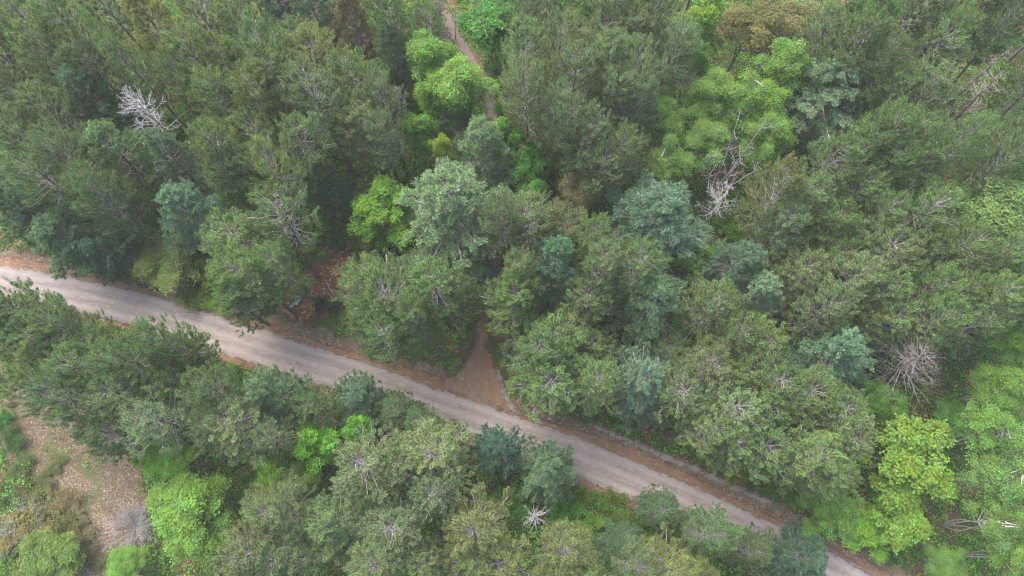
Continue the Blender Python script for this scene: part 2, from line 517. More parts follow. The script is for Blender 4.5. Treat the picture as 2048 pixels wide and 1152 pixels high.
def lerp_pts(P, n, t):
    K = P.shape[1] - 1
    u = t * K; i = np.minimum(u.astype(int), K - 1); f = (u - i)[:, None]
    A, B = P[n, i], P[n, i + 1]
    return A + (B - A) * f, unit(B - A)

def brush(g, rng, O, D, L, rad, nb, w, lift=0.4, t1=1.0):
    """bottle-brush tufts: shoots from O along D (bending up), needles all round them and a starry end"""
    n = len(O)
    cl = rng.random(n)
    s = rng.random((n, nb)) ** .8
    bent = D[:, None] * (s * L[:, None])[..., None]
    bent[..., 2] += lift * L[:, None] * s ** 2
    base = O[:, None] + bent
    ax = unit(D[:, None] + np.array((0, 0, 1.0)) * (2 * lift * s)[..., None])
    rnd = unit(rng.normal(size=(n, nb, 3)))
    rnd = unit(rnd - ax * (rnd * ax).sum(-1, keepdims=True))
    fw = .45 + .9 * s ** 3
    dirs = unit(rnd + ax * fw[..., None])
    ln = rad * (0.8 + .4 * rng.random((n, nb)))
    blades(g, base.reshape(-1, 3), dirs.reshape(-1, 3), ln.ravel(), np.full(n * nb, w), rng, 0.0, t1, np.repeat(cl, nb))

def trunk_mesh(rng, h, r0, top=0.04, lean=0.25, mat=None, sides=9):
    g = Geo()
    K = 12
    t = np.linspace(0, 1, K)
    wob = rng.normal(size=2) * lean
    P = np.stack([wob[0] * np.sin(t * 2.2), wob[1] * np.sin(t * 1.9), t * h - .15], -1)
    R = r0 * (1 - t) ** .8 * (1 + .35 * np.exp(-t * 40)) + top
    tubes(g, P[None], R[None], sides)
    return g.mesh('trunk', mat or M_TRUNK, True), P

def on_trunk(P, z):
    return np.stack([np.interp(z, P[:, 2], P[:, 0]), np.interp(z, P[:, 2], P[:, 1]), z], -1)

def make_red_pine(seed, h=20.0, R=3.3, dens=1.0, crown=0.5):
    rng = np.random.default_rng(seed)
    tm, TP = trunk_mesh(rng, h, .21)
    z0 = h * (1 - crown)
    az0, asym = rng.uniform(0, 6.28), rng.uniform(.05, .28)
    zs = []
    z = z0
    while z < h - .3:
        zs.append(z); z += rng.uniform(.5, .75)
    O, AZ, L, E0, E1 = [], [], [], [], []
    for z in zs:
        t = (z - z0) / (h - z0)
        prof = np.interp(t, [0, .15, .4, .7, .9, 1], [.6, .88, 1.0, .76, .43, .13])
        n = int(rng.integers(4, 7)); a0 = rng.uniform(0, 6.28)
        for k in range(n):
            AZ.append(a0 + k * 6.283 / n + rng.normal(0, .25)); L.append(R * prof * rng.uniform(.5, 1.3) * (1 + asym * math.cos(AZ[-1] - az0)))
            O.append((0, 0, z + rng.normal(0, .12)))
            E0.append(np.interp(t, [0, 1], [-.05, .85]) + rng.normal(0, .12)); E1.append(np.interp(t, [0, 1], [.35, 1.2]) + rng.normal(0, .15))
    O = on_trunk(TP, np.array(O)[:, 2]); AZ, L, E0, E1 = map(np.array, (AZ, L, E0, E1))
    B = curve_pts(O, AZ, E0, E1, L, 6)
    B[:, 1:-1] += rng.normal(0, .05, B[:, 1:-1].shape)
    lg = Geo()
    rr = .010 + .012 * L[:, None] * np.linspace(1, .3, 6)[None]
    tubes(lg, B, rr, 5)
    # side shoots
    nb = len(B)
    per = np.maximum(3, (L * 1.8 * dens).astype(int))
    n = np.repeat(np.arange(nb), per)
    t = rng.uniform(.22, 1.0, len(n)) ** .8
    o, d = lerp_pts(B, n, t)
    side = np.where(rng.random(len(n)) < .5, -1, 1) * rng.uniform(.45, 1.0, len(n))
    az2 = AZ[n] + side
    l2 = rng.uniform(.35, 1.0, len(n)) * (1.25 - .55 * t)
    S = curve_pts(o, az2, rng.normal(.25, .2, len(n)), rng.normal(.75, .2, len(n)), l2, 4)
    tubes(lg, S, np.linspace(.017, .010, 4)[None].repeat(len(n), 0), 4)
    # tufts: branch tips, side shoots' tips and mid points
    fo = Geo()
    tips = np.concatenate([B[:, -1], S[:, -1], S[:, 1], S[:, 2]])
    td = np.concatenate([unit(B[:, -1] - B[:, -2]), unit(S[:, -1] - S[:, -2]), unit(S[:, 2] - S[:, 0]), unit(S[:, 3] - S[:, 1])])
    keep = np.ones(len(tips), bool)
    keep[nb + len(S):] = rng.random(len(tips) - nb - len(S)) < .06
    tips, td = tips[keep], unit(td[keep] + rng.normal(0, .2, (keep.sum(), 3)) + np.array((0, 0, .25)))
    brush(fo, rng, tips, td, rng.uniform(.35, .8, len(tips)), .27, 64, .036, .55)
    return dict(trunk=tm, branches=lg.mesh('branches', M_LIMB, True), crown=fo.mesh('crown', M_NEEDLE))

def make_white_pine(seed, h=17.0, R=3.8, crown=0.8, droop=0.0):
    rng = np.random.default_rng(seed)
    tm, TP = trunk_mesh(rng, h, .24)
    z0 = h * (1 - crown)
    O, AZ, L, E0, E1 = [], [], [], [], []
    z = z0
    while z < h - .2:
        t = (z - z0) / (h - z0)
        prof = np.interp(t, [0, .2, .45, .7, .9, 1], [.75, 1, .85, .58, .3, .1])
        n = int(rng.integers(5, 8)); a0 = rng.uniform(0, 6.28)
        for k in range(n):
            AZ.append(a0 + k * 6.283 / n + rng.normal(0, .22)); L.append(R * prof * rng.uniform(.5, 1.3))
            O.append(z + rng.normal(0, .15))
            E0.append(np.interp(t, [0, .6, 1], [.0, .25, .9]) + rng.normal(0, .1)); E1.append(np.interp(t, [0, .6, 1], [.15, .45, 1.2]) - droop + rng.normal(0, .12))
        z += rng.uniform(.6, .95)
    O = on_trunk(TP, np.array(O)); AZ, L, E0, E1 = map(np.array, (AZ, L, E0, E1))
    B = curve_pts(O, AZ, E0, E1, L, 6)
    lg = Geo()
    tubes(lg, B, .02 + .012 * L[:, None] * np.linspace(1, .2, 6)[None], 5)
    nb = len(B)
    per = np.maximum(4, (L * 4.6).astype(int))
    n = np.repeat(np.arange(nb), per)
    t = rng.uniform(.25, 1.0, len(n)) ** .75
    o, d = lerp_pts(B, n, t)
    az2 = AZ[n] + np.where(rng.random(len(n)) < .5, -1, 1) * rng.uniform(.5, 1.05, len(n))
    l2 = rng.uniform(.3, 1.0, len(n)) * (1.25 - .7 * t)
    S = curve_pts(o, az2, rng.normal(.1, .15, len(n)), rng.normal(.4, .2, len(n)), l2, 4)
    tubes(lg, S, np.linspace(.018, .008, 4)[None].repeat(len(n), 0), 3)
    fo = Geo()
    tips = np.concatenate([B[:, -1], B[:, -2], S[:, -1], S[:, 2], S[:, 1]])
    td = np.concatenate([unit(B[:, -1] - B[:, -2]), unit(B[:, -1] - B[:, -2]), unit(S[:, -1] - S[:, -2]), unit(S[:, 3] - S[:, 1]), unit(S[:, 2] - S[:, 0])])
    td = unit(td + rng.normal(0, .25, td.shape) + np.array((0, 0, .15)))
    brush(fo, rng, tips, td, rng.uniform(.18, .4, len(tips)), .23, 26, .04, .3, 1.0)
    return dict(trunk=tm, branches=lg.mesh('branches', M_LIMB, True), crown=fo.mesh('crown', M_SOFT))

def make_broadleaf(seed, h=13.0, R=4.0, leaf=.15, clusters=700, per=11, bark=None, low=.3, lobes=12, spread=.32, stems=1, flat=1.0, gap=0.0, twig=.012, cone=0.0, ext=.25, limb=1.0, lobe_r=(.18, .38)):
    """broadleaf tree: trunk, limbs to the lobes of the crown, twigs to each spray of leaves"""
    rng = np.random.default_rng(seed)
    bark = bark or M_LIMB
    tm_g = Geo()
    zc, rz = h * (1 + low) / 2, h * (1 - low) / 2
    # lobes over the crown ellipsoid, more of them outside and above
    LC, LR = [], []
    for k in range(lobes):
        v = unit(rng.normal(size=3)); v[2] = abs(v[2]) * 1.1 - .35
        f = rng.uniform(.3, 1.0)
        sh = 1 - cone * max(v[2], 0) * .6
        LC.append((v[0] * R * f * sh, v[1] * R * f * sh, zc + v[2] * rz * f * 1.1)); LR.append(R * rng.uniform(*lobe_r))
    LC, LR = np.array(LC), np.array(LR)
    # stems
    SP = []
    for s in range(stems):
        a = rng.uniform(0, 6.28); off = (0.0 if stems == 1 else rng.uniform(.15, .4) * R)
        t = np.linspace(0, 1, 9)
        b = rng.normal(0, .25, 2)
        SP.append(np.stack([np.cos(a) * off * t ** 1.4 + b[0] * 1.2 * np.sin(t * 5) ** 2, np.sin(a) * off * t ** 1.4 + b[1] * 1.2 * np.sin(t * 4), t * h * (rng.uniform(.78, .86) if bark is M_BIRCH else rng.uniform(.88, .97)) - .1], -1))
    SP = np.array(SP)
    r0 = (.0095 if bark is M_BIRCH else .011) * h + .03
    tubes(tm_g, SP, (r0 / math.sqrt(stems) * (1 - np.linspace(0, 1, 9)) ** .85 + .008)[None].repeat(stems, 0), 8)
    lg = Geo()
    LB = []
    for c in LC:
        sp = SP[rng.integers(stems)]
        zs = max(h * .12, c[2] - rng.uniform(.35, .6) * np.hypot(c[0], c[1]) - .8)
        o = np.array([np.interp(zs, sp[:, 2], sp[:, 0]), np.interp(zs, sp[:, 2], sp[:, 1]), zs])
        t = np.linspace(0, 1, 6)[:, None]
        m = (o + c) / 2 + np.array((0, 0, -.25)) + rng.normal(0, .15, 3)
        LB.append((1 - t) ** 2 * o + 2 * t * (1 - t) * m + t ** 2 * (c + (c - o) * ext))
    LB = np.array(LB)
    tubes(lg, LB, limb * np.linspace(.055 + .003 * h, .016, 6)[None].repeat(len(LB), 0), 5)
    # sprays
    k = rng.choice(lobes, clusters, p=LR ** 2 / (LR ** 2).sum())
    v = unit(rng.normal(size=(clusters, 3)))
    v[:, 2] = np.where(v[:, 2] < -.35, -v[:, 2], v[:, 2])
    rad = LR[k] * (rng.uniform(.45, 1, clusters) ** .5)
    C = LC[k] + v * rad[:, None] * np.array((1, 1, .8 * flat))
    if gap > 0:
        keep = (np.sin(C[:, 0] * 1.7 + seed) * np.cos(C[:, 1] * 1.9) + .5 * np.sin(C[:, 2] * 2.3)) > -1.2 + gap
        C, k, v = C[keep], k[keep], v[keep]
    nC = len(C)
    src, _ = lerp_pts(LB, k, rng.uniform(.55, .95, nC))
    t = np.linspace(0, 1, 4)[None, :, None]
    T = src[:, None] * (1 - t) + C[:, None] * t
    T[:, 1:3] += rng.normal(0, .07, (nC, 2, 3))
    tubes(lg, T, np.linspace(twig, twig * .5, 4)[None].repeat(nC, 0), 3)
    fo = Geo()
    cl = rng.random(nC)
    q = rng.normal(size=(nC, per, 3)) * spread * np.array((1, 1, .45))
    LCn = (C[:, None] + q + np.array((0, 0, -1)) * (np.linalg.norm(q[..., :2], axis=-1, keepdims=True) * .35)).reshape(-1, 3)
    Nn = unit(np.array((0, 0, 1.0)) + .45 * np.repeat(v, per, 0) + rng.normal(0, .42, (nC * per, 3)))
    tint = np.clip(np.repeat(.35 + .4 * cl, per) + rng.normal(0, .15, nC * per), 0, 1)
    leaves(fo, LCn, Nn, leaf * rng.uniform(.7, 1.2, nC * per), rng, tint, np.repeat(cl, per))
    return dict(trunk=tm_g.mesh('trunk', bark, True), branches=lg.mesh('branches', bark, True), crown=fo.mesh('crown', M_LEAF))

def make_snag(seed, h, R, mat, nbr=60, low=.4, elev=(.1, .6), twigs=4, r0=.2, lean=.2, thick=1.0, taper=(.9, 1, .7, .25)):
    rng = np.random.default_rng(seed)
    tm, TP = trunk_mesh(rng, h, r0, .03, lean, mat)
    z = np.sort(rng.uniform(low * h, h * .99, nbr))
    t = (z / h - low) / (1 - low)
    L = R * np.interp(t, [0, .3, .7, 1], taper) * rng.uniform(.4, 1.15, nbr)
    AZ = rng.uniform(0, 6.28, nbr)
    B = curve_pts(on_trunk(TP, z), AZ, rng.normal(elev[0], .15, nbr), rng.normal(elev[1], .25, nbr), L, 6)
    B[:, 1:] += np.cumsum(rng.normal(0, .085, B[:, 1:].shape), 1)
    g = Geo()
    tubes(g, B, thick * (.014 + .011 * L[:, None]) * np.linspace(1, .35, 6)[None], 5)
    if twigs:
        n = np.repeat(np.arange(nbr), twigs)
        tt = rng.uniform(.3, .95, len(n))
        o, d = lerp_pts(B, n, tt)
        S = curve_pts(o, AZ[n] + np.where(rng.random(len(n)) < .5, -1, 1) * rng.uniform(.4, .9, len(n)), rng.normal(.1, .25, len(n)), rng.normal(.35, .3, len(n)), L[n] * rng.uniform(.2, .45, len(n)), 4)
        tubes(g, S, thick * np.linspace(.02, .01, 4)[None].repeat(len(n), 0), 4)
    return dict(trunk=tm, branches=g.mesh('branches', mat, True))

def make_shrub(seed, h=2.6, R=1.8, leaf=.1, clusters=260, per=9, sparse=False):
    rng = np.random.default_rng(seed)
    ns = 9
    a = rng.uniform(0, 6.28, ns)
    O = np.stack([np.cos(a) * .15, np.sin(a) * .15, np.full(ns, -.05)], -1)
    B = curve_pts(O, a, rng.uniform(1.0, 1.4, ns), rng.uniform(.35, .8, ns), np.hypot(h, R) * rng.uniform(.6, .95, ns), 6)
    g = Geo()
    tubes(g, B, np.linspace(.035, .012, 6)[None].repeat(ns, 0), 5)
    n = rng.integers(0, ns, clusters)
    o, d = lerp_pts(B, n, rng.uniform(.25, 1, clusters))
    v = unit(rng.normal(size=(clusters, 3)) + np.array((0, 0, .5)))
    C = o + v * rng.uniform(.15, .75, (clusters, 1)) * np.array((R * .5, R * .5, h * .3))
    C[:, 2] = np.maximum(C[:, 2], .15)
    T = np.stack([o, (o + C) / 2 + rng.normal(0, .05, C.shape), C], 1)
    tubes(g, T, np.linspace(.012, .006, 3)[None].repeat(clusters, 0), 3)
    fo = Geo()
    cl = rng.random(clusters)
    q = rng.normal(size=(clusters, per, 3)) * .24 * np.array((1, 1, .5))
    Nn = unit(np.array((0, 0, 1.0)) + rng.normal(0, .5, (clusters * per, 3)))
    leaves(fo, (C[:, None] + q).reshape(-1, 3), Nn, leaf * rng.uniform(.7, 1.2, clusters * per), rng, np.clip(np.repeat(.3 + .5 * cl, per), 0, 1), np.repeat(cl, per))
    return dict(stems=g.mesh('stems', M_LIMB, True), leaves=fo.mesh('leaves', M_LEAF))

# ------------------------------------------------------------------ prototypes (mesh data shared by copies)
MODEL = {
    'red_pine': [(make_red_pine(s, 20, 3.3, d, c), 20, 3.3) for s, d, c in ((1, 1, .58), (2, 1.1, .5), (3, .9, .66), (4, 1, .46), (5, 1.15, .6), (6, .8, .55), (7, 1, .62), (8, .75, .7), (9, .9, .42), (10, 1.05, .64))],
    'white_pine': [(make_white_pine(s, 17, 3.8, c, dr), 17, 3.8) for s, c, dr in ((11, .8, 0), (12, .75, .1), (13, .85, -.1), (14, .8, .15), (15, .7, 0), (16, .85, .05), (17, .75, -.15))],
    'maple_tree': [(make_broadleaf(s, 13, 4, .14, 820, 15, None, .22, 26, .24), 13, 4.0) for s in (21, 22, 23, 24)],
    'birch_tree': [(make_broadleaf(s, 16, 3.4, (.085), 1500, 13, M_BIRCH, .38, 46, .27, st, 1.3, .3, .012, 0.3, .05, .7, (.13, .25)), 16, 3.4) for s, st in ((31, 3), (32, 2), (33, 4), (34, 2), (35, 3))] +
        [(make_broadleaf(s, 16, 3.4, .085, n, 12, M_BIRCH, lo, 44, .26, st, 1.3, .3, .013, 0.3, .08, .85, (.12, .24)), 16, 3.4) for s, st, n, lo in ((36, 4, 760, .45), (37, 3, 680, .42))] +
        [(make_broadleaf(s, 16, 3.8, .11, 1500, 14, M_BIRCH, .22, 28, .27, 2, 1.2, 0, .012, .2, .05, .8, (.2, .4)), 16, 3.8) for s in (39, 40)],
    'oak_tree': [(make_broadleaf(s, 13, 4, .10, 1100, 9, None, .25, 18, .25, 2, 1.0, .4), 13, 4.0) for s in (41, 42)],
    'shrub': [(make_shrub(s, 2.8, 1.9, lf, n, 9), 2.8, 1.9) for s, lf, n in ((51, .12, 300), (52, .10, 260), (53, .13, 320), (54, .09, 300))],
}
PROTO = {}
def proto(kind, i, src=None):
    """first use builds the thing with its parts; later uses copy the thing and each part"""
    key = (kind, i)
    parts = (src or MODEL[kind][i][0])
    if key not in PROTO:
        root = bpy.data.objects.new(kind, None); root.empty_display_size = .5
        kids = []
        for nm, me in parts.items():
            c = bpy.data.objects.new(nm, me); c.parent = root; kids.append(c)
        PROTO[key] = (root, kids)
        new, ks = root, kids
    else:
        root, kids = PROTO[key]
        new = root.copy(); ks = []
        for c in kids:
            d = c.copy(); d.parent = new; ks.append(d)
    COL.objects.link(new)
    for c in ks: COL.objects.link(c)
    return new, ks

rnd = random.Random(7)
THINGS = []       # (object, kind, px, py, label phrase or None)
COLOR = {
    'red_pine': [(.088, .115, .042), (.078, .112, .045), (.098, .118, .046), (.07, .108, .05)],
    'white_pine': [(.085, .165, .092), (.10, .18, .105), (.075, .15, .088), (.09, .175, .085)],
    'maple_tree': [(.15, .32, .022), (.13, .29, .03)],
    'birch_tree': [(.135, .27, .05), (.12, .245, .045), (.155, .275, .06)],
    'oak_tree': [(.24, .20, .055)],
    'shrub': [(.10, .24, .02), (.085, .20, .025), (.14, .26, .02)],
}
GROUPS = {'red_pine': 'long-needled pines of the forest', 'white_pine': 'blue-green soft-needled pines', 'maple_tree': 'bright lime broadleaf trees', 'birch_tree': 'fresh green birches',
          'oak_tree': 'bronze-leaved trees', 'shrub': 'green bushes under the trees', 'dead_tree': 'bare dead trees'}
CATS = {'red_pine': 'pine tree', 'white_pine': 'pine tree', 'maple_tree': 'maple tree', 'birch_tree': 'birch tree', 'oak_tree': 'tree', 'shrub': 'bush', 'dead_tree': 'dead tree'}
CEN = {'red_pine': .74, 'white_pine': .62, 'maple_tree': .66, 'birch_tree': .66, 'oak_tree': .62, 'shrub': .5, 'dead_tree': .75}
BASES = []        # (x, y, crown radius m, kind)

def place(kind, px, py, r, h=None, col=None, label=None, variant=None, src=None, key=None):
    if src is None:
        var = MODEL[kind]
        i = variant if variant is not None else rnd.randrange(len(var))
        parts, h0, R0 = var[i]
    else:
        i, (parts, h0, R0) = key, src
    h = h or h0 * rnd.uniform(.93, 1.07)
    z = h * CEN[kind]
    p = at(px, py, z)
    rm = r * depth_at(px, py, z) / F
    o, ks = proto(kind, i, parts)
    o.location = (p[0], p[1], 0)
    o.rotation_euler = (rnd.gauss(0, .035), rnd.gauss(0, .035), rnd.uniform(0, 6.28))
    s = rm / R0
    o.scale = (s, s, h / h0)
    c = col or rnd.choice(COLOR.get(kind, [(1, 1, 1)]))
    if kind == 'birch_tree': c = (c[0] * .98, c[1] * .98, c[2] * .82)
    j = rnd.uniform(.88, 1.12)
    for k in ks:
        k.color = (c[0] * j * rnd.uniform(.95, 1.05), c[1] * j, c[2] * j * rnd.uniform(.9, 1.1), 1)
    BASES.append((p[0], p[1], rm, kind))
    THINGS.append([o, kind, px, py, label, c, r])
    return o

# colours
OLIVE = (.084, .127, .05); DOLIVE = (.071, .115, .049); GREYG = (.086, .128, .064); MIDG = (.075, .125, .05); DARKG = (.06, .105, .048)
TEAL = (.08, .158, .09); PALEB = (.122, .205, .108); BLUEG = (.097, .175, .092); DTEAL = (.055, .125, .076); YELP = (.165, .185, .06)
LIME = (.14, .29, .035); LIME2 = (.125, .26, .04); YLIME = (.165, .285, .035); DEEPG = (.075, .20, .04); FRESH = (.135, .26, .06); PALEG = (.165, .265, .095)
FRD = (.052, .098, .046); BRONZE = (.165, .172, .06); OLSHR = (.18, .205, .07); TAN = (.155, .15, .075)

R, W, M_, A, B_, U = 'red_pine', 'white_pine', 'maple_tree', 'birch_tree', 'oak_tree', 'shrub'
TREES = [
 # --- landmarks with labels of their own
 (W, 312, 52, 58, 23, YELP, 'yellowish green pine standing tall among olive pines at the top left'),
 (W, 712, 55, 46, 19, TAN, 'tan olive pine with rusty brown needles under it'),
 (M_, 765, 415, 68, 15, LIME, 'brightest lime maple between the dark pine trunks and the huge pale pine'),
 (W, 908, 440, 110, 24, (.128, .21, .11), 'largest pale green pine, in the middle of the forest above the side track'),
 (M_, 988, 40, 74, 17, DEEPG, 'deep green broadleaf with white twigs right of the pale track'),
 (A, 862, 136, 58, 20, (.15, .29, .055), 'left half of the dense fresh green birch clump beside the track', 7),
 (A, 912, 172, 66, 20, (.15, .285, .06), 'right half of the dense fresh green birch clump beside the track', 8),
 (A, 862, 200, 48, 17, (.145, .28, .055), 'small fresh green birch under the dense birch clump, beside the thin snag', 8),
 (B_, 328, 530, 78, 8, (.165, .235, .06), 'olive yellow leafy bush reaching over the upper road edge'),
 (W, 1107, 560, 58, 21, (.09, .19, .095), 'bright blue-green pine standing out among grey-green pines above the track mouth'),
 (W, 1310, 445, 92, 20, (.085, .165, .10), 'broad blue-green pine left of the pale bare snag'),
 (M_, 1402, 55, 46, 20, YLIME, 'tall narrow yellow-lime maple beside the bronze tree at the top'),
 (M_, 1388, 115, 36, 18, LIME2, 'lower lime maple directly under the tall yellow-lime one'),
 (B_, 1490, 65, 74, 17, BRONZE, 'bronze-leaved tree at the top, beside the tall yellow-lime maple'),
 (B_, 1560, 45, 66, 18, BRONZE, 'bronze-leaved tree at the top, the one further right'),
 (W, 1635, 205, 92, 18, BLUEG, 'broad blue-green pine right of the birches in the upper right'),
 (W, 1660, 715, 78, 20, (.092, .175, .105), 'blue-green pine left of the big brown fallen-looking snag'),
 (M_, 1812, 925, 94, 15, YLIME, 'big yellow-green maple beside the road at the lower right'),
 (M_, 1660, 1020, 62, 9, LIME2, 'low lime maple reaching over the road verge, left one'),
 (M_, 1735, 1055, 55, 9, (.15, .30, .03), 'low lime maple on the road verge below the big yellow-green one'),
 (W, 1092, 945, 60, 14, TEAL, 'dense teal pine leaning over the lower road edge'),
 (W, 992, 905, 48, 13, (.06, .14, .09), 'smaller teal pine left of the dense teal one by the road'),
 (W, 710, 800, 50, 11, TEAL, 'small teal pine on the lower road edge near the left'),
 (W, 552, 785, 58, 18, BLUEG, 'pale bluish pine on the lower road edge above the lime bushes'),
 (W, 1590, 1110, 54, 13, (.06, .135, .085), 'dark teal pine against the road at the bottom right'),
 (W, 1300, 620, 66, 20, (.088, .165, .095), 'upper of two blue-green pines in a column above the road'),
 (W, 1282, 752, 72, 19, (.095, .175, .11), 'lower of two blue-green pines in a column, nearest the road'),
 (W, 1440, 535, 62, 19, (.08, .15, .095), 'dark bluish pine below the pale bare snag'),
 (W, 1492, 580, 58, 19, PALEB, 'pale bluish pine right below the dark bluish one'),
 (W, 972, 310, 66, 18, PALEB, 'pale blue-green pine with ragged top above the largest pale pine'),
 (W, 912, 256, 46, 14, (.085, .16, .08), 'green soft pine under the fresh birch clump'),
 (W, 790, 115, 44, 18, BLUEG, 'slim blue-green pine just above the thin grey snag'),
 (W, 640, 45, 48, 19, BLUEG, 'blue-green pine left of the tan pine'),
 (W, 560, 20, 50, 18, (.07, .15, .085), 'dark blue-green pine at the top edge, left of another blue-green pine'),
 (W, 200, 215, 56, 20, (.075, .16, .085), 'blue-green pine left of the bleached snag'),
 (W, 256, 328, 58, 20, (.095, .17, .07), 'leafy green soft pine directly under the bleached snag'),
 (W, 364, 346, 52, 20, (.085, .155, .09), 'greyish soft pine right below the bleached snag'),
 (W, 385, 425, 58, 19, (.085, .175, .105), 'blue-green pine above the olive roadside bush'),
 (W, 5, 340, 46, 18, PALEB, 'pale green pine cut by the left edge'),
 (W, 35, 415, 56, 17, (.10, .18, .085), 'light green pine at the left edge above the road'),
 (W, 95, 430, 50, 17, (.075, .14, .075), 'dark green soft pine inward of the left edge'),
 (W, 150, 470, 66, 16, (.085, .17, .085), 'wide green pine over the upper verge at far left'),
 (W, 215, 505, 44, 13, (.06, .13, .08), 'small dark pine on the upper verge left of the olive bush'),
 (W, 665, 380, 40, 14, DTEAL, 'dark teal young pine left of the brightest lime maple'),
 (W, 978, 565, 38, 12, (.055, .12, .075), 'dark green pine at the foot of the largest pale pine'),
 (W, 680, 1030, 70, 20, (.115, .185, .075), 'yellowish soft pine at the bottom, left of the middle'),
 (W, 1232, 1085, 42, 12, (.08, .165, .09), 'young blue-green pine at the bottom right of the star-shaped dead tree'),
 (A, 1560, 135, 58, 19, FRESH, 'fresh green birch just under the bronze trees'),
 (A, 1435, 195, 56, 18, FRESH, 'fresh birch left in the upper birch stand'),
 (A, 1500, 220, 62, 19, (.13, .26, .05), 'tall birch with forked pale stem in the birch stand', 5),
 (A, 1330, 245, 46, 17, (.12, .24, .05), 'small birch on the left edge of the birch stand'),
 (A, 1345, 320, 50, 17, (.135, .25, .06), 'birch with pale stem left of the pale bare snag', 6),
 (A, 1420, 290, 58, 14, (.125, .24, .06), 'sparse birch with white stems directly above the pale bare snag'),
 (A, 1545, 285, 54, 18, (.125, .25, .055), 'birch left below the broad blue-green pine at upper right'),
 (A, 1960, 405, 84, 19, PALEG, 'wide pale green birch at the right edge', 7),
 (A, 1172, 18, 46, 19, PALEG, 'pale green birch cut by the top edge'),
 (A, 345, 920, 54, 8, (.15, .30, .03), 'lime green birch sapling beside the leaf-strewn clearing'),
 (A, 385, 1000, 76, 12, (.15, .29, .055), 'large fresh birch at the lower left beside the clearing', 7),
 (A, 395, 1080, 66, 11, (.14, .275, .05), 'fresh birch at the bottom right of the grey bare bush', 8),
 (A, 255, 1130, 40, 6, (.13, .30, .05), 'low green birch under the grey bare bush'),
 (M_, 90, 1118, 62, 5, (.11, .185, .035), 'low olive lime maple in the bottom left corner'),
 (M_, 640, 885, 52, 14, (.12, .31, .025), 'bright green maple just below the small teal pine'),
 (M_, 712, 865, 36, 13, (.12, .29, .03), 'small bright green maple tucked against the roadside pines'),
 (M_, 550, 930, 46, 13, (.15, .27, .03), 'lime maple left below the bright green maple'),
 (A, 590, 965, 48, 13, (.13, .25, .04), 'fine-leaved birch below the lime maples'),
 (M_, 842, 262, 40, 16, LIME2, 'lime maple left of the green soft pine under the birch clump'),
 (M_, 1015, 278, 40, 16, (.14, .31, .035), 'lime maple right of the ragged pale pine'),
 (M_, 750, 155, 44, 15, LIME2, 'low lime maple left of the thin grey snag'),
 (M_, 1050, 345, 42, 14, (.09, .25, .035), 'green maple in the gap right of the largest pale pine'),
 (B_, 1125, 295, 36, 15, (.19, .22, .05), 'olive bronze young tree in the middle gap'),
 (B_, 1140, 390, 40, 16, (.19, .175, .075), 'orange-brown thin-leaved young tree in the middle of the forest'),
 (A, 1187, 380, 34, 16, (.12, .26, .07), 'small pale birch right of the orange-brown young tree'),
 (M_, 1075, 385, 34, 13, (.09, .24, .04), 'small green maple left of the orange-brown young tree'),
 (M_, 1385, 520, 40, 13, LIME2, 'low lime maple below the broad blue-green pine'),
 (A, 890, 302, 28, 15, (.19, .28, .03), 'small yellow-green birch above the largest pale pine'),
 (A, 1770, 815, 44, 14, (.10, .24, .05), 'dense round green birch above the big yellow-green maple'),
 (A, 1990, 868, 62, 18, (.125, .255, .055), 'birch with forked white limbs right of the big yellow-green maple', 5),
 (A, 2005, 962, 66, 18, (.12, .24, .06), 'leaning birch at the right edge beside the yellow-green maple', 6),
 (A, 1985, 1050, 62, 17, (.115, .23, .055), 'birch with long white stem low on the right edge', 5),
 (A, 2035, 1120, 56, 17, (.12, .235, .055), 'birch in the bottom right corner'),
 (A, 1885, 1125, 46, 7, (.12, .23, .05), 'low birch at the bottom right beside the road'),
 (A, 2015, 770, 60, 17, (.12, .245, .05), 'green birch at the right edge right of the big brown snag'),
 (A, 2010, 680, 52, 16, (.12, .245, .05), 'green birch at the right edge above the brown snag level'),
 (M_, 1905, 835, 44, 6, (.085, .20, .04), 'low deep green broadleaf just right of the big brown snag'),
 (M_, 1795, 1020, 74, 12, (.16, .28, .035), 'lower yellow-green maple between the big one and the road'),
 (R, 918, 602, 40, 18, MIDG, 'dark green pine overhanging the left side of the track above its mouth'),
 (R, 1014, 600, 38, 19, MIDG, 'dark green pine overhanging the right side of the track above its mouth'),
 (W, 1855, 70, 40, 19, (.12, .17, .085), 'paler green pine at the top right among dark pines'),
]
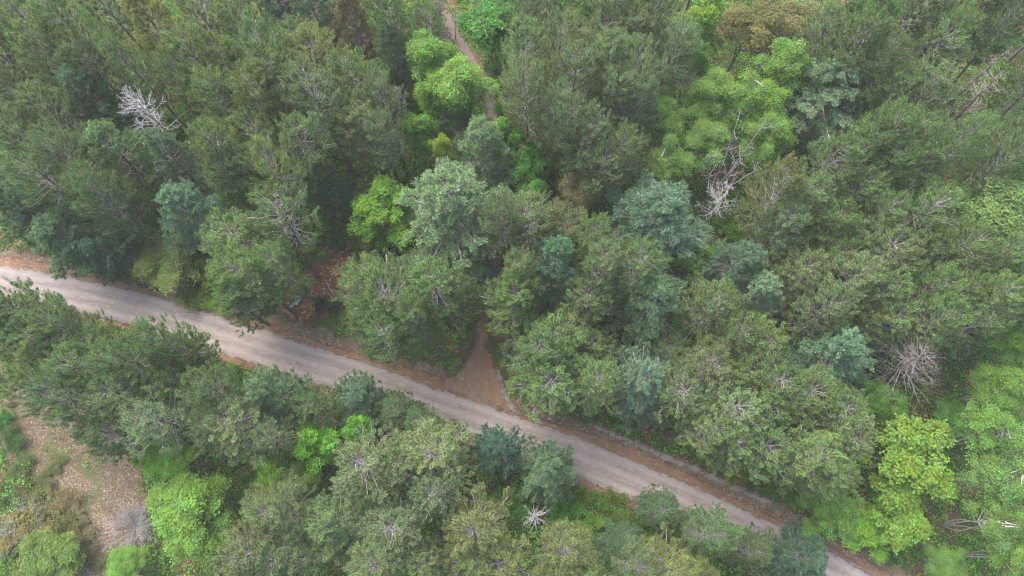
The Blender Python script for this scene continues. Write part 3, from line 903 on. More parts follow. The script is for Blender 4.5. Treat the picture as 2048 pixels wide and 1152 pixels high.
# long-needled pines: (px, py, r, colour)
PINES = [
 (70, 40, 60, DOLIVE), (165, 60, 58, OLIVE), (20, 110, 55, DOLIVE), (225, 15, 52, DOLIVE), (110, 140, 60, OLIVE), (195, 135, 50, OLIVE), (45, 195, 58, DOLIVE), (262, 128, 42, DOLIVE),
 (110, 235, 58, OLIVE), (60, 285, 58, OLIVE), (140, 315, 60, DOLIVE), (95, 365, 54, DOLIVE), (410, 40, 54, OLIVE), (480, 60, 58, OLIVE), (400, 130, 58, OLIVE), (465, 150, 56, OLIVE),
 (362, 150, 44, DOLIVE), (430, 215, 56, OLIVE), (510, 215, 56, OLIVE), (440, 290, 56, OLIVE), (520, 130, 54, DOLIVE), (590, 105, 58, OLIVE), (560, 185, 58, OLIVE), (640, 130, 56, (.10, .118, .05)),
 (640, 215, 62, GREYG), (700, 170, 56, OLIVE), (725, 245, 62, GREYG), (770, 215, 44, GREYG), (600, 285, 58, GREYG), (525, 300, 56, OLIVE), (500, 370, 56, DOLIVE),
 (570, 355, 56, OLIVE), (445, 365, 46, DOLIVE), (770, 285, 46, GREYG), (180, 380, 56, DOLIVE), (220, 430, 50, DARKG), (790, 25, 48, DOLIVE), (845, 55, 40, DOLIVE), (860, 20, 30, DOLIVE),
 (485, 480, 66, MIDG), (566, 468, 62, MIDG), (556, 522, 46, MIDG), (520, 560, 60, MIDG), (472, 560, 44, MIDG), (480, 605, 40, MIDG),
 (748, 572, 60, MIDG), (800, 610, 64, MIDG), (870, 580, 60, MIDG), (790, 670, 50, MIDG), (858, 652, 48, MIDG), (730, 640, 40, MIDG),
 (1060, 460, 58, GREYG), (1140, 470, 52, (.078, .105, .055)), (1190, 480, 50, DOLIVE), (1245, 530, 54, DOLIVE), (1180, 545, 50, GREYG), (1030, 560, 44, GREYG), (1008, 455, 44, GREYG), (1040, 610, 56, MIDG), (1180, 610, 56, GREYG),
 (1074, 690, 60, MIDG), (1140, 690, 62, MIDG), (1100, 760, 62, MIDG), (1175, 770, 50, MIDG), (1195, 690, 40, MIDG), (1066, 770, 38, MIDG),
 (1050, 40, 46, DARKG), (1045, 115, 56, GREYG), (1060, 190, 56, GREYG), (1120, 90, 52, GREYG), (1145, 165, 56, GREYG), (1190, 80, 54, GREYG), (1225, 140, 56, GREYG), (1270, 75, 56, GREYG), (1245, 20, 46, GREYG),
 (1310, 50, 46, DARKG), (1330, 120, 56, GREYG), (1285, 165, 52, GREYG), (1210, 215, 58, GREYG), (1280, 225, 46, GREYG), (1150, 245, 50, GREYG), (1195, 290, 60, (.075, .112, .058)), (1240, 300, 48, GREYG), (1095, 240, 44, GREYG), (1195, 345, 46, GREYG),
 (1640, 70, 52, GREYG), (1700, 40, 54, MIDG), (1690, 110, 56, MIDG), (1755, 70, 56, MIDG), (1750, 140, 56, MIDG), (1770, 205, 54, MIDG), (1810, 30, 52, DARKG), (1850, 130, 60, GREYG), (1850, 205, 62, GREYG), (1900, 95, 46, MIDG),
 (1910, 40, 54, DARKG), (1975, 15, 54, MIDG), (2035, 40, 50, MIDG), (2025, 285, 54, MIDG), (1990, 325, 50, MIDG), (1872, 290, 52, MIDG), (1825, 285, 56, MIDG), (1760, 280, 54, MIDG), (1705, 310, 54, MIDG),
 (1650, 320, 52, MIDG), (1760, 350, 56, MIDG), (1830, 360, 52, MIDG), (1700, 380, 56, MIDG), (1610, 385, 58, GREYG), (1565, 400, 56, (.10, .125, .058)), (1560, 470, 54, GREYG), (1640, 450, 56, MIDG), (1750, 425, 58, MIDG), (1820, 440, 58, MIDG),
 (1700, 490, 56, MIDG), (1770, 510, 60, GREYG), (1850, 500, 56, MIDG), (1915, 500, 54, MIDG), (1980, 500, 56, MIDG), (2035, 545, 54, MIDG), (1640, 530, 54, MIDG), (1600, 580, 56, GREYG), (1690, 580, 58, GREYG), (1765, 590, 58, MIDG), (1840, 575, 56, MIDG),
 (1910, 580, 58, MIDG), (1975, 590, 56, MIDG), (1640, 640, 54, GREYG), (1770, 660, 58, OLIVE), (1850, 640, 58, DOLIVE), (1930, 655, 56, DOLIVE), (2035, 620, 44, DOLIVE),
 (1405, 640, 58, DOLIVE), (1465, 680, 58, DOLIVE), (1530, 690, 58, OLIVE), (1400, 720, 58, (.085, .112, .055)), (1470, 755, 58, MIDG), (1545, 760, 60, DOLIVE), (1375, 795, 56, GREYG), (1440, 830, 60, GREYG), (1390, 850, 46, GREYG),
 (1510, 830, 62, MIDG), (1590, 820, 64, MIDG), (1665, 810, 62, MIDG), (1520, 900, 58, MIDG), (1600, 900, 64, MIDG), (1680, 885, 62, (.068, .105, .052)), (1640, 950, 48, MIDG), (1470, 885, 46, MIDG), (1330, 700, 40, DARKG),
 (30, 620, 54, (.062, .105, .042)), (90, 640, 56, MIDG), (30, 690, 56, MIDG), (160, 665, 50, MIDG), (110, 710, 58, MIDG), (215, 680, 48, (.07, .115, .042)), (330, 690, 48, (.07, .12, .045)), (385, 700, 40, MIDG), (270, 725, 54, MIDG), (190, 745, 58, MIDG), (60, 755, 54, MIDG), (340, 765, 56, MIDG),
 (260, 800, 56, GREYG), (170, 810, 52, (.06, .10, .045)), (225, 860, 50, (.058, .098, .045)), (330, 840, 54, GREYG), (420, 780, 50, MIDG), (480, 850, 68, GREYG), (410, 860, 46, GREYG), (640, 800, 40, MIDG), (540, 870, 42, GREYG),
 (735, 920, 64, GREYG), (800, 900, 58, GREYG), (880, 920, 70, GREYG), (800, 960, 54, GREYG), (890, 985, 50, GREYG), (800, 830, 36, DARKG), (850, 845, 34, DARKG),
 (540, 1060, 60, GREYG), (480, 1110, 58, (.085, .115, .055)), (580, 1120, 58, GREYG), (790, 1070, 60, GREYG), (740, 1130, 56, GREYG), (850, 1130, 46, GREYG), (960, 1060, 66, (.098, .128, .055)), (930, 1120, 56, OLIVE), (1010, 1120, 56, (.098, .128, .055)),
 (1148, 1106, 52, (.098, .128, .055)), (1190, 1130, 56, OLIVE), (1085, 1150, 40, OLIVE), (1315, 1040, 36, (.055, .105, .055)), (1420, 1075, 48, (.06, .105, .052)), (1350, 1120, 56, (.09, .12, .05)), (1420, 1140, 46, (.085, .115, .05)), (1280, 1130, 46, GREYG), (1480, 1120, 40, (.06, .10, .05)), (782, 812, 26, FRD), (822, 836, 28, FRD), (868, 852, 28, FRD), (908, 868, 26, FRD), (1292, 1006, 24, FRD), (1335, 1012, 28, FRD), (1385, 1040, 26, FRD), (1440, 1062, 30, FRD), (1490, 1085, 28, FRD), (1540, 1100, 28, FRD),
]
for k, x, y, r, h, c, lab, *var in TREES:
    place(k, x, y, r * (1.1 if k == W else 1), h, c, lab, *(var or [rnd.randrange(5) if k == A else None]))
for x, y, r, c in PINES:
    small = r < 41
    if y > 820: c = tuple(a * b for a, b in zip(c, (1.18, 1.14, 1.2)))
    far = y < 460; tiny = r < 31
    place(R, x, y, r * (1.0 if far else 1.1), (7.5 if tiny else 14 if small else (22.5 if far else 20)) * rnd.uniform(.86, 1.1), c)

# the rest of the canopy: pines and young broadleaf trees in the remaining holes
def fill():
    rg = np.random.default_rng(77)
    gaps = [(690, 520, 45), (640, 595, 75), (715, 105, 30), (720, 345, 60), (600, 610, 60), (1440, 440, 50), (1040, 1005, 40), (1150, 1020, 60), (130, 900, 120), (790, 170, 30), (1960, 200, 75), (1830, 745, 80), (300, 240, 55), (1010, 150, 40), (960, 690, 70), (80, 960, 110), (1800, 1100, 60), (890, 40, 60), (345, 570, 80), (260, 1060, 90), (60, 1060, 110), (1690, 1020, 110), (1500, 180, 60)]
    cand = np.stack([rg.uniform(-100, 100, 9000), rg.uniform(-22, 118, 9000)], 1)
    d = road_d(cand)[0]
    ok = (np.abs(d - .8) > 5.6) & (track_sdf(cand) < -2.2) & (clear_sdf(cand) < -1.2)
    for x, y in cand[ok]:
        px, py = pix((x, y, 11))
        if not (-70 < px < 2118 and -70 < py < 1215): continue
        gx, gy = pix((x, y, 2))
        if any(math.hypot(gx - a, gy - b) < c for a, b, c in gaps): continue
        B = np.array([(b[0], b[1]) for b in BASES])
        if np.hypot(B[:, 0] - x, B[:, 1] - y).min() < 4.3: continue
        cx, cy = pix((x, y, 13))
        if any(math.hypot(cx - T[2], cy - T[3]) < (.8 if T[1] == R else 1.0) * (T[6] + 34) for T in THINGS): continue
        q = rnd.random()
        if q < .5: place(R, cx, cy, rnd.uniform(42, 54), rnd.uniform(16, 19), rnd.choice([MIDG, GREYG, DOLIVE]))
        elif q < .78: place(M_, cx, cy, rnd.uniform(34, 46), rnd.uniform(12, 15), rnd.choice([LIME2, DEEPG, (.10, .22, .04)]))
        else: place(A, cx, cy, rnd.uniform(36, 48), rnd.uniform(14, 17), rnd.choice([FRESH, (.12, .24, .055)]), None, rnd.randrange(5))

# bushes under and between the trees
SHRUBS = [
 (280, 470, 30, 4, (.09, .26, .03)), (392, 470, 30, 4, LIME2), (420, 545, 30, 3.5, (.16, .28, .02)), (455, 600, 26, 2.5, (.15, .27, .02)), (385, 590, 32, 2, (.14, .22, .04)), (430, 595, 26, 2.2, (.17, .30, .02)),
 (345, 250, 24, 3, (.08, .22, .02)), (790, 170, 24, 3, LIME2), (690, 455, 22, 2.5, (.14, .2, .03)), (725, 480, 24, 2.2, (.12, .17, .03)), (765, 480, 22, 2.5, LIME2),
 (1000, 95, 30, 4, DEEPG), (1000, 150, 28, 4, (.05, .16, .025)), (1010, 215, 24, 3, (.06, .18, .025)), (1075, 300, 30, 4, (.09, .24, .03)), (1080, 340, 28, 4, (.08, .22, .03)), (1130, 350, 24, 3.5, (.10, .22, .03)), (1160, 300, 22, 3.5, (.09, .22, .03)),
 (1400, 210, 22, 4, (.07, .19, .025)), (1450, 445, 26, 2.5, (.07, .18, .015)), (1480, 470, 26, 2.5, (.06, .16, .015)), (1420, 490, 26, 3, (.11, .25, .02)), (1350, 540, 24, 3, LIME2), (1520, 420, 22, 3, (.07, .17, .02)),
 (1790, 130, 24, 4, (.08, .22, .02)), (1780, 165, 22, 4, (.08, .2, .03)), (1660, 490, 24, 3, (.06, .18, .015)), (2030, 320, 30, 3, (.05, .18, .01)), (1570, 540, 22, 3, (.05, .15, .015)), (1600, 500, 22, 3, (.06, .17, .015)),
 (640, 612, 20, 1.2, (.035, .07, .03)), (668, 610, 16, 1.2, (.035, .075, .03)), (712, 505, 24, 2.6, (.08, .13, .03)), (668, 480, 22, 3, (.05, .11, .04)), (730, 520, 20, 2, (.07, .12, .03)), (755, 695, 24, 1.4, (.035, .075, .035)), (700, 545, 12, .8, (.03, .06, .02)),
 (1040, 1005, 30, 3, (.07, .22, .02)), (1130, 1020, 34, 3, (.08, .24, .02)), (1170, 1000, 26, 2, (.09, .2, .02)), (1225, 1015, 32, 2.5, (.09, .17, .025)), (1255, 1050, 28, 2.5, (.09, .16, .025)), (1280, 1080, 26, 2.2, (.12, .17, .04)), (1370, 1075, 24, 2, (.10, .19, .02)),
 (450, 745, 26, 2, (.11, .22, .02)), (420, 735, 20, 2, (.10, .18, .03)), (300, 920, 30, 3, (.15, .27, .02)), (500, 960, 30, 3, (.12, .24, .03)), (740, 1000, 26, 3, (.07, .19, .02)), (880, 1045, 28, 2.5, (.06, .16, .02)),
 (1440, 930, 26, 2.5, (.13, .2, .03)), (1470, 955, 22, 2, (.17, .2, .03)), (1395, 895, 24, 2, (.07, .2, .02)), (1560, 975, 24, 2.5, (.08, .18, .02)), (1260, 810, 22, 2, (.05, .14, .02)),
 (110, 1005, 26, 1.2, (.15, .14, .065)), (165, 1060, 24, 1.2, (.13, .13, .06)), (60, 985, 28, 1.3, (.12, .13, .055)), (185, 1115, 26, 1.1, (.12, .12, .055)), (110, 930, 20, .9, (.11, .13, .05)), (20, 880, 30, 1.6, (.05, .12, .025)), (40, 930, 30, 1.4, (.075, .125, .03)), (15, 985, 28, 1.2, (.065, .11, .03)), (85, 965, 22, 1.0, (.10, .13, .045)), (5, 840, 22, 1.6, (.03, .16, .02)), (130, 1060, 30, 1.5, (.13, .14, .05)), (80, 1050, 34, 1.8, (.16, .17, .06)), (30, 1060, 36, 1.8, (.17, .17, .06)), (140, 1010, 28, 1.2, (.15, .14, .065)),
 (560, 420, 24, 3, LIME2), (480, 240, 22, 4, LIME2), (410, 290, 22, 4, LIME2), (600, 330, 22, 4, (.09, .2, .02)), (1250, 440, 24, 4, LIME2), (1200, 420, 26, 5, (.10, .23, .04)), (1690, 440, 22, 4, LIME2), (1730, 630, 22, 4, (.09, .22, .03)), (1900, 455, 24, 4, (.10, .24, .04)), (2030, 480, 24, 4, (.09, .22, .03)), (1780, 560, 22, 4, (.09, .22, .03)), (1310, 200, 24, 5, LIME2), (1560, 340, 26, 5, (.11, .24, .04)), (1000, 1000, 26, 3, LIME2), (560, 1000, 28, 3, LIME2), (470, 1010, 28, 4, (.12, .26, .04)), (700, 1080, 24, 3, (.1, .22, .03)), (900, 870, 22, 2.5, (.08, .2, .03)), (1180, 1050, 26, 2.5, LIME2),
 (1900, 830, 28, 4, (.06, .18, .02)), (1830, 1100, 28, 3, (.10, .22, .03)), (1790, 1090, 26, 2.5, (.09, .2, .03)), (1590, 990, 26, 2.5, (.10, .23, .02)), (690, 965, 24, 3, (.09, .2, .02)),
]
for x, y, r, h, c in SHRUBS:
    place(U, x, y, r, h, c)

# bare dead trees
def snag(name_key, px, py, tip_h, R, mat, label, **kw):
    parts = make_snag(kw.pop('seed'), tip_h, R, mat, **kw)
    z = tip_h * .8
    o = place('dead_tree', px, py, R * F / depth_at(px, py, tip_h * .75), tip_h, (1, 1, 1), label, src=(parts, tip_h, R), key=name_key)
    return o
snag('a', 304, 228, 24, 3.6, M_PALE, 'bleached white bare snag standing among pines at the upper left', seed=61, nbr=62, low=.58, elev=(.1, .8), twigs=6, r0=.24, thick=1.25)
snag('b', 800, 188, 17, 1.2, M_DEAD, 'thin grey broken snag left of the fresh green birch clump', seed=62, nbr=36, low=.5, elev=(.0, .3), twigs=1, r0=.26, thick=1.5)
snag('c', 1440, 406, 16, 3.0, M_PALE, 'pale bare snag with crooked limbs in the gap right of the middle', seed=63, nbr=40, low=.5, elev=(.0, .4), twigs=6, r0=.26, thick=1.25)
def make_forked(seed, h, R, mat):
    """bare tree forking low into tall spreading stems with upright twigs"""
    rng = np.random.default_rng(seed)
    ns, K = 5, 10
    a = np.arange(ns) / ns * 6.283 + rng.normal(0, .25, ns)
    t = np.linspace(0, 1, K)
    hs = h * rng.uniform(.72, 1.0, ns)
    r = R * rng.uniform(.5, 1.0, ns)
    P = np.stack([np.cos(a)[:, None] * r[:, None] * t ** 1.3, np.sin(a)[:, None] * r[:, None] * t ** 1.3, hs[:, None] * t - .15], -1)
    P[:, 1:] += np.cumsum(rng.normal(0, .09, P[:, 1:].shape) * np.array((1, 1, .2)), 1)
    g = Geo(); tubes(g, P, (.105 * (1 - t) ** .7 + .03)[None].repeat(ns, 0), 7)
    n = np.repeat(np.arange(ns), 7)
    o, d = lerp_pts(P, n, rng.uniform(.35, .97, len(n)))
    B = curve_pts(o, rng.uniform(0, 6.28, len(n)), rng.normal(.5, .2, len(n)), rng.normal(1.05, .2, len(n)), rng.uniform(.8, 2.6, len(n)), 5)
    b = Geo(); tubes(b, B, np.linspace(.042, .018, 5)[None].repeat(len(n), 0), 5)
    m = np.repeat(np.arange(len(n)), 3)
    o, d = lerp_pts(B, m, rng.uniform(.4, .95, len(m)))
    S = curve_pts(o, rng.uniform(0, 6.28, len(m)), rng.normal(.4, .3, len(m)), rng.normal(.9, .3, len(m)), rng.uniform(.3, 1.0, len(m)), 4)
    tubes(b, S, np.linspace(.02, .01, 4)[None].repeat(len(m), 0), 4)
    return dict(trunk=g.mesh('trunk', mat, True), branches=b.mesh('branches', mat, True))
place('dead_tree', 1472, 300, 78, 23, (1, 1, 1), 'bare tree with tall forked pale stems above the pale crooked snag', src=(make_forked(68, 22, 4.4, M_PALE), 22, 4.4), key='i')
snag('d', 1832, 738, 20, 5.5, M_BROWN, 'big brown leafless snag with long fine limbs on the right', seed=64, nbr=95, low=.42, elev=(-.15, .2), twigs=5, r0=.24, taper=(1, .9, .65, .2), thick=.85)
snag('e', 1080, 1045, 20, 2.2, M_DEAD, 'star-shaped dead tree seen from straight above, near the bottom', seed=65, nbr=40, low=.6, elev=(.3, .5), twigs=1, r0=.16, lean=.05, thick=1.5)
snag('f', 1968, 195, 23, 3.6, M_DARKW, 'dark bare trunk with fine dead limbs at the upper right, nearer one', seed=66, nbr=70, low=.35, elev=(.1, .35), twigs=2, r0=.42, taper=(1, .9, .6, .3), thick=1.5)
snag('g', 1962, 140, 22, 2.6, M_DARKW, 'dark bare trunk with fine dead limbs at the upper right, further one', seed=67, nbr=50, low=.4, elev=(.1, .35), twigs=2, r0=.38, taper=(1, .9, .6, .3), thick=1.5)
for i, (x, y, hh, rr) in enumerate(((868, 40, 9, 1.3), (890, 55, 8, 1.1), (880, 15, 9, 1.2), (905, 35, 7, 1.0))):
    snag('h%d' % i, x, y, hh, rr, M_DEAD, ['grey bare sapling on the pale track at the top, lowest left', 'grey bare sapling on the pale track at the top, lowest right',
         'grey bare sapling on the pale track at the top, upper left', 'grey bare sapling on the pale track at the top, upper right'][i], seed=70 + i, nbr=60, low=.2, elev=(.6, 1.1), twigs=3, r0=.05)

# grey leafless fan-shaped bush and pale twiggy bushes beside the clearing
def twig_bush(px, py, R, h, mat, label, seed, stems=60):
    rng = np.random.default_rng(seed)
    a = rng.uniform(0, 6.28, stems)
    O = np.stack([np.cos(a) * .12, np.sin(a) * .12, np.full(stems, -.05)], -1)
    B = curve_pts(O, a, rng.uniform(.3, 1.2, stems), rng.uniform(.1, .8, stems), np.hypot(R, h) * rng.uniform(.55, 1, stems), 6)
    B[:, 1:] += np.cumsum(rng.normal(0, .04, B[:, 1:].shape), 1)
    g = Geo(); tubes(g, B, np.linspace(.026, .010, 6)[None].repeat(stems, 0), 4)
    n = np.repeat(np.arange(stems), 15)
    o, d = lerp_pts(B, n, rng.uniform(.3, .98, len(n)))
    S = curve_pts(o, a[n] + rng.uniform(-1, 1, len(n)), rng.uniform(.1, .9, len(n)), rng.uniform(.2, 1.1, len(n)), rng.uniform(.3, 1.0, len(n)) * R * .4, 4)
    t = Geo(); tubes(t, S, np.linspace(.012, .007, 4)[None].repeat(len(n), 0), 3)
    root = bpy.data.objects.new('bare_bush', None); COL.objects.link(root)
    p = at(px, py, h * .4)
    root.location = (p[0], p[1], 0)
    for nm, gg in (('stems', g), ('twigs', t)):
        c = bpy.data.objects.new(nm, gg.mesh(nm, mat, True)); c.parent = root; COL.objects.link(c)
    THINGS.append([root, 'bare_bush', px, py, label, None, 60])
twig_bush(262, 1058, 3.6, 3.0, M_PALE, 'grey leafless fan-shaped bush between the clearing and the birches', 81, 80)
twig_bush(55, 1040, 2.6, 2.2, M_DEAD, 'pale twiggy bush low at the left, above the olive lime maple', 82, 40)
twig_bush(15, 1080, 2.4, 2.0, M_DEAD, 'pale twiggy bush cut by the left edge near the bottom', 83, 40)
twig_bush(344, 950, 1.2, 3.4, M_DEAD, 'thin pale bare sapling in front of the lime birch sapling', 84, 9)
twig_bush(1600, 15, 2.2, 14, M_DEAD, 'silvery twiggy bare tree at the top edge right of the bronze trees', 85, 40)

# ------------------------------------------------------------------ undergrowth: one mass nobody could count
def undergrowth():
    rng = np.random.default_rng(5)
    n = 60000
    Q = np.stack([rng.uniform(-95, 95, n), rng.uniform(-16, 100, n)], 1)
    d, a = road_d(Q)
    free = (np.abs(d - .9) > 4.4) & (track_sdf(Q) < -.8) & ((clear_sdf(Q) < -.2) | (rng.random(n) < .05))
    for cx, cy, cr in ((690, 520, 2.6), (640, 590, 5.5), (715, 105, 3.5), (1030, 530, 4), (600, 610, 5), (960, 640, 4), (1010, 740, 4)):
        p = at(cx, cy)[:2]
        free &= np.hypot(Q[:, 0] - p[0], Q[:, 1] - p[1]) > cr
    dens = np.sin(Q[:, 0] * .37 + 2) * np.cos(Q[:, 1] * .33) + .6 * np.sin(Q[:, 0] * .9 + Q[:, 1] * .7)
    free &= dens > -1.1 + rng.normal(0, .3, n)
    Q = Q[free]; n = len(Q)
    hh = np.abs(rng.normal(0, .55, n)) + .15
    cl = rng.random(n)
    per = 7
    C = np.column_stack([Q, hh])[:, None] + rng.normal(size=(n, per, 3)) * np.array((.28, .28, .12))
    C[..., 2] = np.maximum(C[..., 2], .03)
    Nn = unit(np.array((0, 0, 1.0)) + rng.normal(0, .45, (n * per, 3)))
    g = Geo()
    leaves(g, C.reshape(-1, 3), Nn, rng.uniform(.09, .17, n * per), rng, np.clip(np.repeat(.2 + .7 * cl, per), 0, 1), np.repeat(cl, per))
    o = bpy.data.objects.new('undergrowth', g.mesh('undergrowth', M_UNDER)); COL.objects.link(o)
    o.color = (.12, .26, .035, 1)
    o['kind'] = 'stuff'; o['label'] = 'low green leafy undergrowth covering the forest floor between the trees'; o['category'] = 'undergrowth'
fill()
undergrowth()

# ------------------------------------------------------------------ labels
LANDMARKS = [(300, 222, 'the bleached snag'), (312, 52, 'the yellowish pine'), (712, 55, 'the tan pine'), (800, 185, 'the thin grey snag'), (968, 45, 'the deep green broadleaf'),
  (765, 415, 'the brightest lime maple'), (908, 440, 'the largest pale pine'), (330, 525, 'the olive roadside bush'), (592, 600, 'the blue-grey scrap'), (960, 730, 'the side track mouth'),
  (1107, 560, 'the bright blue-green pine'), (1310, 445, 'the pine by the pale snag'), (1440, 400, 'the pale crooked snag'), (1402, 55, 'the tall yellow-lime maple'), (1635, 205, 'the pine by the birches'),
  (1966, 165, 'the two dark bare trunks'), (1835, 742, 'the big brown snag'), (1812, 925, 'the big yellow-green maple'), (1660, 715, 'the pine by the brown snag'), (1282, 690, 'the two-pine column'),
  (1082, 1045, 'the star-shaped dead tree'), (1092, 945, 'the dense teal pine'), (262, 1058, 'the grey leafless bush'), (150, 900, 'the leaf-strewn clearing'), (710, 800, 'the small teal pine'),
  (1960, 405, 'the wide pale birch'), (680, 1030, 'the yellowish soft pine'), (1490, 65, 'the bronze trees'), (1590, 1110, 'the dark teal pine'), (640, 885, 'the bright green maple'), (1140, 390, 'the orange-brown young tree')]
ORD = ['nearest', 'second', 'third', 'fourth', 'fifth', 'sixth', 'seventh', 'eighth', 'ninth', 'tenth', 'eleventh', 'twelfth']
SECT = ['right of', 'up and right of', 'above', 'up and left of', 'left of', 'down and left of', 'below', 'down and right of']
def label_all():
    buckets = {}
    for T in THINGS:
        o, kind, px, py, lab, c = T[:6]
        if lab: continue
        lx, ly, nm = min(LANDMARKS, key=lambda l: math.hypot(l[0] - px, l[1] - py))
        s = int(((math.degrees(math.atan2(ly - py, px - lx)) + 22.5) % 360) // 45)
        buckets.setdefault((kind, nm, s), []).append((math.hypot(lx - px, ly - py), T))
    for (kind, nm, s), L in buckets.items():
        L.sort(key=lambda q: q[0])
        for i, (_, T) in enumerate(L):
            c = T[5]
            if kind == 'shrub':
                w = 'dark green bush' if c[1] < .12 else ('lime green bush' if c[1] > .235 else ('olive bush' if c[0] > .11 else 'leafy green bush'))
            else:
                w = ('green birch' if kind == A else 'green broadleaf') if kind in (A, M_) else 'olive pine' if c[0] > .095 else ('greyish green pine' if c[2] > .053 else ('dark olive pine' if c[0] > .078 else 'dark green pine'))
                pass
            T[4] = ('%s, the one %s %s' % (w, SECT[s], nm)) if len(L) == 1 else ('%s, the %s %s %s' % (w, ORD[min(i, 11)], SECT[s], nm))
    for o, kind, px, py, lab, c, _r in THINGS:
        o['label'] = lab
        o['category'] = CATS.get(kind, 'bare bush')
        o['group'] = GROUPS.get(kind, 'bare twiggy bushes')
label_all()

# ------------------------------------------------------------------ thin haze under the overcast
def haze():
    g = Geo()
    X, Z0, Z1 = 1520, -3.0, H + 4
    V = [(x, y, z) for z in (Z0, Z1) for x, y in ((-X, -X), (X, -X), (X, X), (-X, X))]
    g.add(V, np.array([(3, 2, 1, 0), (4, 5, 6, 7), (0, 1, 5, 4), (1, 2, 6, 5), (2, 3, 7, 6), (3, 0, 4, 7)]))
    m, nt, nd, lk = new_mat('haze_air')
    v = N_(nt, 'ShaderNodeVolumePrincipled')
    v.inputs['Color'].default_value = (.93, .96, .95, 1)
    v.inputs['Density'].default_value = HAZE
    o_ = N_(nt, 'ShaderNodeOutputMaterial'); lk.new(v.outputs[0], o_.inputs['Volume'])
    o = bpy.data.objects.new('haze', g.mesh('haze', m)); COL.objects.link(o)
    o['kind'] = 'stuff'; o['label'] = 'thin pale haze in the air over the forest'; o['category'] = 'haze'
haze()

# ------------------------------------------------------------------ small things lying on the ground
def at_top(o, name, label, cat, loc=None):
    o['label'] = label; o['category'] = cat
    return o

def scrap():
    """crumpled blue-grey sheet: two bent panels"""
    m, nt, nd, lk = new_mat('faded_blue_grey_sheet')
    n = noise_(nt, 5, 5, .6, pos(nt))
    col = ramp_(nt, n, [(0.35, (.20, .27, .29)), (0.65, (.36, .43, .44))])
    p = N_(nt, 'ShaderNodeBsdfPrincipled'); p.inputs['Roughness'].default_value = .5
    lk.new(col, p.inputs['Base Color'])
    oo = N_(nt, 'ShaderNodeOutputMaterial'); lk.new(p.outputs[0], oo.inputs[0])
    root = bpy.data.objects.new('scrap_sheet', None); COL.objects.link(root)
    c = at(592, 600); root.location = (c[0], c[1], 0)
    rng = np.random.default_rng(3)
    def panel(nm, pts, wid, z0):
        P = np.array([at(x, y)[:2] for x, y in pts]) - c[:2]
        P = resample(P, it=2)
        T = unit(np.gradient(P, axis=0)); Nn = np.stack([-T[:, 1], T[:, 0]], 1)
        K = len(P); U = np.linspace(-1, 1, 7)
        w = np.interp(np.linspace(0, 1, K), [0, .3, .8, 1], wid)
        top = np.array([[(*(P[i] + Nn[i] * u * w[i]), z0 + .16 * (u * u) + .07 * math.sin(i * 1.3 + u * 3) + rng.uniform(0, .03)) for u in U] for i in range(K)])
        V = np.concatenate([top.reshape(-1, 3), top.reshape(-1, 3) - np.array((0, 0, .015))])
        f = []
        n = K * 7
        for i in range(K - 1):
            for j in range(6):
                a = i * 7 + j
                f.append((a, a + 1, a + 8, a + 7)); f.append((n + a + 7, n + a + 8, n + a + 1, n + a))
        per = [j for j in range(7)] + [i * 7 + 6 for i in range(1, K)] + [(K - 1) * 7 + j for j in range(5, -1, -1)] + [i * 7 for i in range(K - 2, 0, -1)]
        for a, b in zip(per, per[1:] + per[:1]): f.append((b, a, n + a, n + b))
        g = Geo(); g.add(V, np.array(f))
        o = bpy.data.objects.new(nm, g.mesh(nm, m)); o.parent = root; COL.objects.link(o)
    panel('bent_panel', [(592, 592), (599, 597), (596, 605), (589, 608)], [.15, .32, .36, .2], .1)
    panel('flap', [(589, 608), (585, 612), (579, 616)], [.16, .22, .24, .18], .06)
    at_top(root, '', 'crumpled blue-grey scrap sheet lying beside a pine trunk above the road', 'scrap sheet')
scrap()

def log(p0, p1, r, label, name='fallen_log', mat=None, lift=0):
    a, b = at(*p0, r + lift), at(*p1, r)
    c = (a + b) / 2
    g = Geo()
    t = np.linspace(0, 1, 9)[:, None]
    P = (a - c) + (b - a) * t
    P[:, 0] += .04 * np.sin(t[:, 0] * 7)
    tubes(g, P[None], (r * (1.05 - .25 * t[:, 0]))[None], 9)
    tubes(g, (P[:2][::-1] * 1.0)[None], np.array([[r * .98, r * .99]]), 9)
    # stubs of broken limbs
    S = np.array([[P[3], P[3] + np.array((.12, .1, .28))], [P[6], P[6] + np.array((-.1, .12, .22))]])
    tubes(g, S, np.array([[.04, .025], [.035, .02]]), 5)
    o = bpy.data.objects.new(name, g.mesh(name, mat or M_BROWN, True)); o.location = c; COL.objects.link(o)
    at_top(o, name, label, 'log')
log((612, 583), (629, 611), .13, 'split weathered log lying on rusty needles right of the pine trunk', lift=.3)
log((650, 560), (668, 592), .16, 'dark log lying on rusty needles right of the stump')
def stump():
    p = at(650, 589)
    g = Geo()
    an = np.linspace(0, 6.283, 14, endpoint=False)
    rr = .24 * (1 + .12 * np.sin(an * 3 + 1))
    rings = [(1.35, -.05), (1.05, .1), (1.0, .34)]
    V = np.concatenate([np.stack([np.cos(an) * rr * s, np.sin(an) * rr * s, np.full(14, z) + (.05 * np.sin(an * 2) if z > .2 else 0)], 1) for s, z in rings])
    f = np.array([(k * 14 + j, k * 14 + (j + 1) % 14, (k + 1) * 14 + (j + 1) % 14, (k + 1) * 14 + j) for k in range(2) for j in range(14)])
    g.add(V, [f, np.arange(28, 42)[None]])
    o = bpy.data.objects.new('tree_stump', g.mesh('tree_stump', M_DARKW)); o.location = (p[0], p[1], 0); COL.objects.link(o)
    at_top(o, '', 'small dark round stump on rusty needles between the two logs', 'stump')
stump()

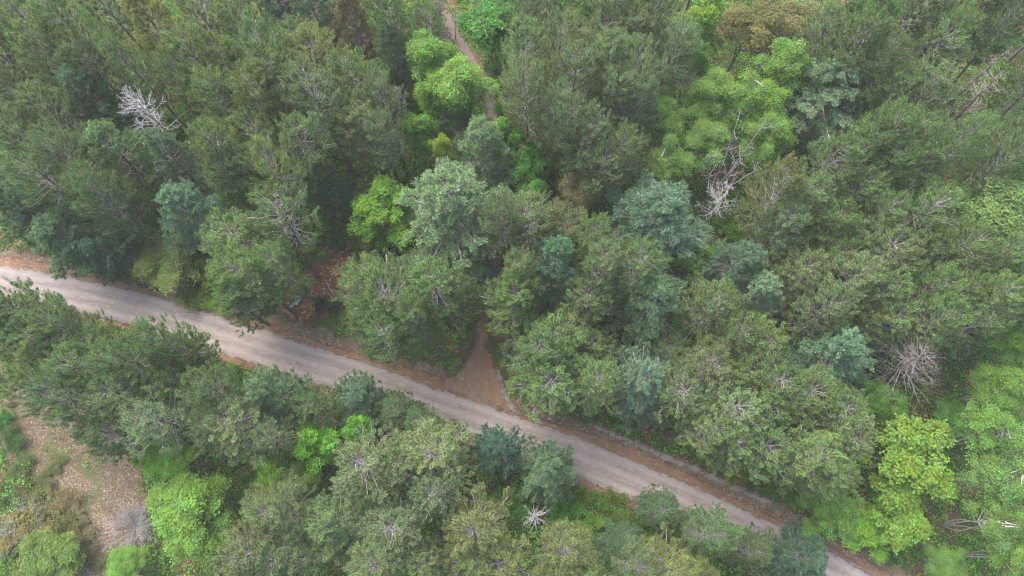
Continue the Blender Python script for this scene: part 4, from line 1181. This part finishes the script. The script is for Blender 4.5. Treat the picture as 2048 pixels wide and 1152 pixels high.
def scatter(name, label, cat, fn, n, size, cols, seed, box, lift=.02, flat=True):
    """loose ground litter as one uncountable mass"""
    rng = np.random.default_rng(seed)
    Q = np.stack([rng.uniform(box[0], box[2], n), rng.uniform(box[1], box[3], n)], 1)
    Q = Q[fn(Q, rng)]
    n = len(Q)
    g = Geo()
    if flat:
        Nn = unit(np.array((0, 0, 1.0)) + rng.normal(0, .35, (n, 3)))
        leaves(g, np.column_stack([Q, lift + rng.uniform(0, .05, n)]), Nn, size * rng.uniform(.5, 1.3, n), rng, rng.random(n), rng.random(n), .6)
    else:
        base = np.array([(1, 0, 0), (.3, .9, 0), (-.8, .6, 0), (-.8, -.6, 0), (.3, -.9, 0), (.1, .1, .8)])
        s = size * rng.uniform(.4, 1.4, n) ** 1.5
        ang = rng.uniform(0, 6.28, n)
        V = base[None] * s[:, None, None] * rng.uniform(.7, 1.3, (n, 6, 1))
        c, si = np.cos(ang)[:, None], np.sin(ang)[:, None]
        V = np.stack([V[..., 0] * c - V[..., 1] * si + Q[:, :1], V[..., 0] * si + V[..., 1] * c + Q[:, 1:], V[..., 2] * .7 + lift], -1)
        tri = np.array([(0, 1, 5), (1, 2, 5), (2, 3, 5), (3, 4, 5), (4, 0, 5)])
        g.add(V.reshape(-1, 3), (np.arange(n)[:, None, None] * 6 + tri[None]).reshape(-1, 3), np.repeat(rng.random(n), 6), np.repeat(rng.random(n), 6))
    m, nt, nd, lk = new_mat(name)
    col = ramp_(nt, attr_(nt, 'clump'), [(i / max(len(cols) - 1, 1), c) for i, c in enumerate(cols)])
    p = N_(nt, 'ShaderNodeBsdfPrincipled'); p.inputs['Roughness'].default_value = .8
    lk.new(col, p.inputs['Base Color'])
    oo = N_(nt, 'ShaderNodeOutputMaterial'); lk.new(p.outputs[0], oo.inputs[0])
    o = bpy.data.objects.new(name, g.mesh(name, m)); COL.objects.link(o)
    o['kind'] = 'stuff'; o['label'] = label; o['category'] = cat
def near_clear(Q, rng):
    dr = np.sin(Q[:, 0] * 1.1 + 1.7 * np.sin(Q[:, 1] * .7)) + np.sin(Q[:, 1] * 1.5 + 1.3 * np.sin(Q[:, 0] * .9))
    return (clear_sdf(Q) > rng.normal(-.3, 1.0, len(Q))) & (dr > rng.normal(-.2, .9, len(Q)))
def near_bank(Q, rng):
    d, a = road_d(Q)
    return (d > 3.6 + np.abs(rng.normal(0, .5, len(Q)))) & (d < 5.6 + rng.normal(0, 1.2, len(Q))) & (f_track(Q)[0] < -.3)
def near_road(Q, rng):
    d, a = road_d(Q)
    return ((np.abs(d - 3.3) < np.abs(rng.normal(0, .7, len(Q)))) | (np.abs(d + 2.75) < np.abs(rng.normal(0, .3, len(Q))))) & (np.sin(a * .5) + np.sin(a * .17) > rng.normal(0, .8, len(Q)))
BROWNS = [(.085, .055, .04), (.165, .12, .085), (.26, .205, .15), (.11, .08, .055), (.21, .16, .115), (.47, .41, .32)]
scatter('fallen_leaves', 'tan and brown fallen leaves covering the clearing at the lower left', 'fallen leaves', near_clear, 46000, .12, BROWNS, 91, (-85, -20, -35, 25))
scatter('fallen_leaves', 'dry fallen leaves on the bank along the upper road verge', 'fallen leaves', near_bank, 20000, .09, BROWNS, 92, (-90, -15, 60, 45))
scatter('roadside_gravel', 'pale loose gravel along the road edges', 'gravel', near_road, 26000, .07, [(.3, .26, .23), (.45, .4, .36), (.55, .5, .46)], 93, (-95, -20, 70, 40), .02, False)
